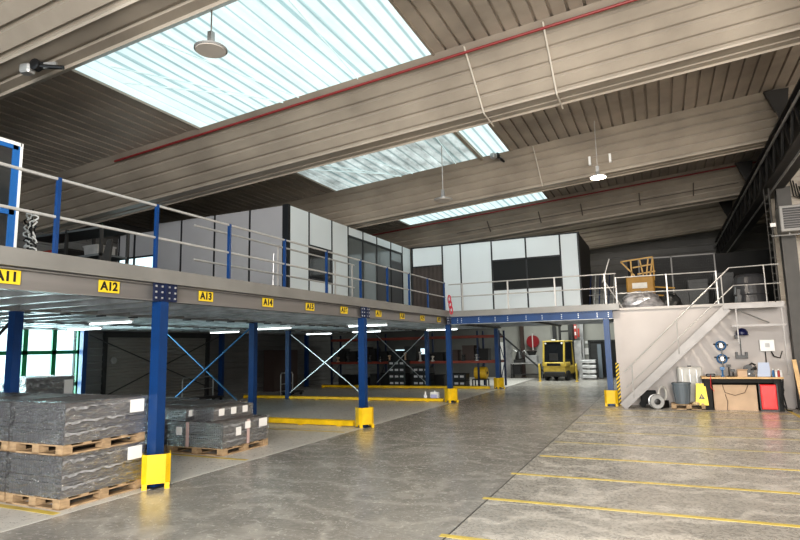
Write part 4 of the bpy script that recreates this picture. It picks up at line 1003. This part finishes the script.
MB().box(0, .4, 0, .2, .05, .74, .02).build('body', red, o); MB().box(.05, .35, -.01, .0, .1, .68).build('panel', mat('red_bright', (.85, .02, .02), .3), o)
MB().box(-.03, 0, 0, .22, .02, .76).box(.4, .43, 0, .22, .02, .76).box(0, .4, 0, .22, 0, .05).each('edge', black, o)
o = T('cable_coil', 'black cable bunch hanging at the right end of the workbench', 'cable', (2.93, 19.28, 0)); MB().tube([(0, 0, .9), (.05, -.03, .6), (-.03, 0, .3), (.08, -.02, .05), (.2, 0, .03)], .02, 6).tube([(.06, 0, .9), (.02, -.03, .5), (.08, 0, .1)], .02, 6).build('cable', black, o)
# items on bench
zt = .95
def item(name, lab, cat, x, y=19.6, z=zt, rz_=0, grp=None): return T(name, lab, cat, (x, y, z), rz_, grp)
o = item('cardboard_box', 'small open cardboard box on the workbench', 'box', 1.92, 19.45); MB().box(0, .24, 0, .2, 0, .17).build('body', card, o); MB().prism([(0, 0, .17), (.24, 0, .17), (.26, -.04, .22), (-.02, -.04, .22)], (0, .01, 0)).build('flap', card, o)
o = item('blue_sheet', 'pale blue sheet propped upright on the workbench', 'sheet', 2.42, 19.55, rz_=.05); MB().prism([(0, 0, 0), (.33, 0, 0), (.33, .06, .4), (.06, .06, .4)], (0, .015, 0)).build('sheet', bluepap, o); MB().box(.1, .25, .1, .2, 0, .02).each('foot', dkgrey, o)
o = item('chop_saw', 'black round headed saw on the workbench', 'saw', 2.22, 19.6); MB().box(-.14, .14, -.12, .12, 0, .06).lathe([(.05, -.04), (.14, -.04), (.14, .04), (.05, .04)], (0, 0, .2), 18, 'Y').build('body', black, o); MB().tube([(0, 0, .3), (.1, 0, .38), (.18, 0, .32)], .03, 8).tube([(0.05, 0, .2), (.2, 0, .25)], .05, 8).build('handle', black, o)
MB().box(-.02, .02, -.06, .06, .05, .1).build('blade_guard', galv, o)
o = item('hand_drill', 'black power tool at the left end of the workbench top', 'tool', 1.22, 19.45); MB().box(-.12, .12, -.05, .05, 0, .09, .02).build('body', black, o); MB().tube([(.1, 0, .05), (.2, 0, .05)], .02, 8).build('chuck', galv, o); MB().tube([(0, -.05, .05), (-.02, -.2, .0), (-.03, -.22, -.3), (.05, -.2, -.4)], .008, 5).build('cord', red, o)
for i, (x, h_, m, c_) in enumerate(((2.80, .2, bluetool, 'blue'), (2.87, .17, white, 'white'), (2.93, .19, mat('can_red', (.4, .05, .04), .4), 'red'), (2.99, .16, white, 'short white'))):
    o = item('spray_can', '%s can at the right end of the workbench' % c_, 'can', x, 19.45, grp='cans on the workbench'); MB().lathe([(.03, 0), (.03, h_*.8), (.015, h_*.88), (.015, h_)], n=12).build('body', m, o); MB().lathe([(.017, 0), (.017, .03)], (0, 0, h_), 10).build('cap', white, o)
for i, (x, h_, m, c_) in enumerate(((1.55, .28, bluetool, 'blue'), (1.72, .35, dkgrey, 'dark'), (1.82, .22, black, 'black'))):
    o = item('bench_vise', '%s upright hand tool standing on the workbench left of the box' % c_, 'tool', x, 19.6, grp='tools on the workbench'); MB().tube([(0, 0, 0), (0, 0, h_)], .022, 8).lathe([(.06, 0), (.06, .03)], n=12).build('body', m, o); MB().box(-.06, .06, -.03, .03, h_-.08, h_).build('head', m, o)
# wall mounted items
def wall_item(name, lab, cat, x, z): return T(name, lab, cat, (x, 20.29, z))
for i, (x, z) in enumerate(((1.62, 1.85), (1.62, 1.45))):
    o = wall_item('air_tool', 'blue and silver air fitting on the wall above the workbench, %s one' % ('upper' if i == 0 else 'lower'), 'tool', x, z)
    MB().tube([(.13*math.cos(t_), -.06, .13*math.sin(t_)) for t_ in [2*math.pi*k/14 for k in range(14)]], .025, 6, closed=True).build('hose_loop', bluetool, o)
    MB().box(-.06, .06, -.1, 0, -.08, .08, .02).tube([(0, -.08, -.08), (.03, -.08, -.3)], .02, 8).build('valve', galv, o); MB().tube([(-.2, -.05, .05), (.2, -.05, .02)], .02, 8).build('lever', black, o)
o = wall_item('safety_helmet', 'dark blue helmet hanging on the wall under the landing', 'helmet', 2.2, 2.15); MB().lathe([(.19, 0), (.16, .03), (.155, .1), (.1, .19), (.02, .22)], (0, -.2, 0), 20).build('shell', mat('helmet_blue', (.01, .015, .08), .3), o); MB().box(-.2, -.12, -.3, -.05, -.1, -.0).build('strap', black, o); MB().tube([(0, -.2, .1), (0, 0, .1)], .012, 6).build('hook', galv, o)
o = wall_item('wall_bracket', 'black box bracket on the wall below the helmet', 'bracket', 2.15, 1.45); MB().box(-.16, .16, -.12, 0, 0, .1).box(-.16, -.1, -.12, 0, .1, .2).box(.1, .16, -.12, 0, .1, .2).build('body', black, o); MB().bar((0, -.02, .1), (0, -.02, .6), .03).build('rod', dkgrey, o)
o = wall_item('junction_box', 'white square junction box on the wall above the workbench', 'box', 2.82, 1.66); MB().box(-.18, .2, -.1, 0, 0, .34, .01).build('casing', white, o); MB().box(-.05, .07, -.11, -.1, .12, .24).build('socket', mat('pale_grey', (.5, .5, .5), .5), o); MB().tube([(-.05, -.05, 0), (-.05, -.05, -.7)], .015, 6).tube([(.1, -.05, 0), (.15, -.1, -.15), (.3, -.1, -.2), (.38, -.05, 0)], .018, 6).build('cable', black, o)
# left of bench
p3 = pallet_proto(.95, .7); p3.location = (.1, 19.35, 0); tag(p3, 'pale wooden pallet under the grey waste bin', 'pallet')
o = T('waste_bin', 'grey ribbed rubbish bin standing on the pallet', 'bin', (.42, 19.7, .14)); b = MB().prism([(0, 0, 0), (0, 0, 0), (0, 0, 0)], (0, 0, .001)) if False else MB()
b.lathe([(.19, 0), (.25, .58), (.27, .58), (.27, .62), (.25, .63)], n=24).build('tub', bin_m, o)
for x in (-.25, .2): MB().box(x, x+.05, -.08, .08, .48, .56).build('handle', bin_m, o)
b = MB()
for k in range(10):
    t_ = 2*math.pi*k/10; b.bar((.195*math.cos(t_), .195*math.sin(t_), .02), (.245*math.cos(t_), .245*math.sin(t_), .5), .02)
b.build('rib', mat('bin_rib', (.11, .13, .15), .5), o)
o = T('white_tank', 'white box tank with straps behind the grey rubbish bin', 'tank', (.35, 20.0, .14)); MB().box(0, .7, 0, .25, .0, 1.08, .04).build('body', offwhite, o)
for x in (.12, .33, .52): MB().box(x, x+.02, -.01, 0, .6, 1.0).build('strap', galv, o)
MB().box(.3, .4, .05, .15, 1.08, 1.12).build('cap', black, o)
o = T('wet_floor_sign', 'yellow folding wet floor sign beside the grey bin', 'sign', (.93, 19.3, .14), 0)
f_ = MB().prism([(-.17, -.02, 0), (.17, -.02, 0), (.12, .06, .62), (-.12, .06, .62)], (0, .02, 0)).build('front_panel', mat('sign_yellow', (.9, .66, .0), .4), o)
MB().prism([(-.17, .32, 0), (.17, .32, 0), (.12, .1, .62), (-.12, .1, .62)], (0, .02, 0)).build('rear_panel', MATS['sign_yellow'], o)
MB().prism([(-.08, -.012, .18), (.08, -.012, .18), (0, .015, .33)], (0, .005, 0)).build('warning_triangle', black, f_)
text('!', .1, MATS['sign_yellow'], (0, -.014, .235), (math.pi/2-.1, 0, 0), f_)
o = T('glove_pile', 'yellowish rag and glove on the pallet at the sign foot', 'rag', (.78, 19.35, .14)); MB().lathe([(.1, 0), (.12, .03), (.07, .09), (.02, .1)], n=12).lathe([(.07, 0), (.09, .03), (.05, .08)], (.16, 0, 0), 10).build('cloth', mat('rag', (.55, .42, .25), .9), o); MB().box(-.02, .06, -.1, -.06, .0, .05).build('dark_patch', black, o)
# wheeled reel (white and black) and black cart
o = T('hose_drum', 'white and black round hose drum standing on the floor by the stair foot', 'drum', (-.3, 19.35, 0), .3)
MB().lathe([(.08, -.1), (.2, -.1), (.22, -.07), (.15, -.05), (.15, .05), (.22, .07), (.2, .1), (.08, .1)], (0, 0, .22), 22, 'Y').build('reel', galv, o)
MB().lathe([(.04, -.13), (.09, -.12), (.09, .12), (.04, .13)], (0, 0, .22), 14, 'Y').build('hub', black, o); MB().tube([(.13*math.cos(t_), 0, .22+.16*math.sin(t_)) for t_ in [2*math.pi*k/14 for k in range(14)]], .05, 8, closed=True).build('hose', black, o)
o = T('hose_drum', 'pale tilted hose ring behind the white and black drum', 'drum', (-.08, 19.65, .1), 1.0); MB().tube([(.2*math.cos(t_), .05, .32+.22*math.sin(t_)) for t_ in [2*math.pi*k/18 for k in range(18)]], .035, 8, closed=True).build('ring', offwhite, o); MB().box(-.2, .2, -.02, .12, -.1, .12).build('base', black, o)
o = T('tool_cart', 'black hand cart with a tall handle under the stairs', 'cart', (-.75, 19.75, 0)); MB().box(0, .45, 0, .35, .1, .5, .04).build('body', blackm, o); MB().tube([(.0, .3, .3), (.0, .35, .62), (.12, .35, .68), (.22, .35, .62)], .02, 6).build('handle', brown, o)
for x in (.05, .35): MB().lathe([(.04, 0), (.1, 0), (.1, .04), (.04, .04)], (x, -.02, .1), 14, 'Y').build('wheel', rubber, o)

# ------------------------------------------------------------------ camera (fitted)
f, pitch, roll, yaw = 573.546, .1343, -.0212, .4235
cy, sy = math.cos(yaw), math.sin(yaw)
fw = Vector((-sy*math.cos(pitch), cy*math.cos(pitch), math.sin(pitch))); r0 = Vector((cy, sy, 0)); u0 = r0.cross(fw)
r2 = r0*math.cos(roll)+u0*math.sin(roll); u2 = -r0*math.sin(roll)+u0*math.cos(roll)
cd = bpy.data.cameras.new('camera'); cam = bpy.data.objects.new('camera', cd); COL.objects.link(cam)
M = Matrix((r2, u2, -fw)).transposed().to_4x4(); M.translation = Vector((0, 0, 2)); cam.matrix_world = M
cd.sensor_width = 36; cd.lens = f/800*36; cd.clip_end = 300
SC.camera = cam
# ------------------------------------------------------------------ light
w = bpy.data.worlds.new('world'); SC.world = w; w.use_nodes = True
bg = w.node_tree.nodes['Background']; bg.inputs[0].default_value = (.80, .92, 1, 1); bg.inputs[1].default_value = 1.6
def area(name, loc, size, power, col, rot=(0, 0, 0)):
    l = bpy.data.lights.new(name, 'AREA'); l.shape = 'RECTANGLE'; l.size, l.size_y = size; l.energy = power; l.color = col
    o = bpy.data.objects.new(name, l); COL.objects.link(o); o.location = loc; o.rotation_euler = rot; return o
area('hall_fill', (2.5, -6, 4.5), (9, 5), 2600, (1, .94, .86), (math.radians(95), 0, 0))  # added fill behind the camera, brightens hall and roof
def fill_point(loc, power, col, r=.25):
    l = bpy.data.lights.new('lamp_and_fill', 'POINT'); l.energy = power; l.color = col; l.shadow_soft_size = r
    o = bpy.data.objects.new('lamp_and_fill', l); COL.objects.link(o); o.location = loc
ls = bpy.data.lights.new('lamp_and_fill', 'SPOT'); ls.energy = 520; ls.color = (1, .88, .74); ls.spot_size = math.radians(165); ls.spot_blend = .4; ls.shadow_soft_size = .1
lo = bpy.data.objects.new('lamp_and_fill', ls); COL.objects.link(lo); lo.location = (-1.26, 16, 6.38)
area('window_daylight', (-19.0, 10.6, 1.6), (2.8, 6), 550, (.88, .97, 1), (0, math.radians(-90), 0))
fill_point((5.5, 10, 5.5), 230, (1, .90, .78), .6)  # added fill light out of view at the right
area('back_room_light', (-5, 31.5, 5.5), (4, 4), 420, (.95, 1, .95))
# tube lamps added under the platform to bring more light there
for i, (x, y) in enumerate(((-12.4, 10.0), (-16.0, 12.0), (-12.4, 16.6), (-16.0, 18.2), (-9.0, 17.2), (-12.4, 23.6), (-9.0, 24.4), (-15.5, 24.4))):
    t = T('added_batten_lamp', 'added slim tube lamp under the platform, ' + ['nearest of all', 'nearest of the left row', 'second of the middle row', 'second of the left row', 'between the front posts', 'third of the middle row', 'above the rack end', 'third of the left row'][i], 'lamp', (x, y, 2.73), 0, 'added tube lamps under the platform')
    MB().box(-.75, .75, -.05, .05, .04, .1).build('housing', white, t)
    MB().tube([(-.72, 0, .02), (.72, 0, .02)], .022, 8).build('tube', mat('tube_lit', (1, 1, 1), .3, emit=(.9, 1, 1), es=3.2), t)

SC.view_settings.view_transform = 'Standard'
SC.view_settings.look = 'Medium High Contrast'
SC.view_settings.exposure = .55
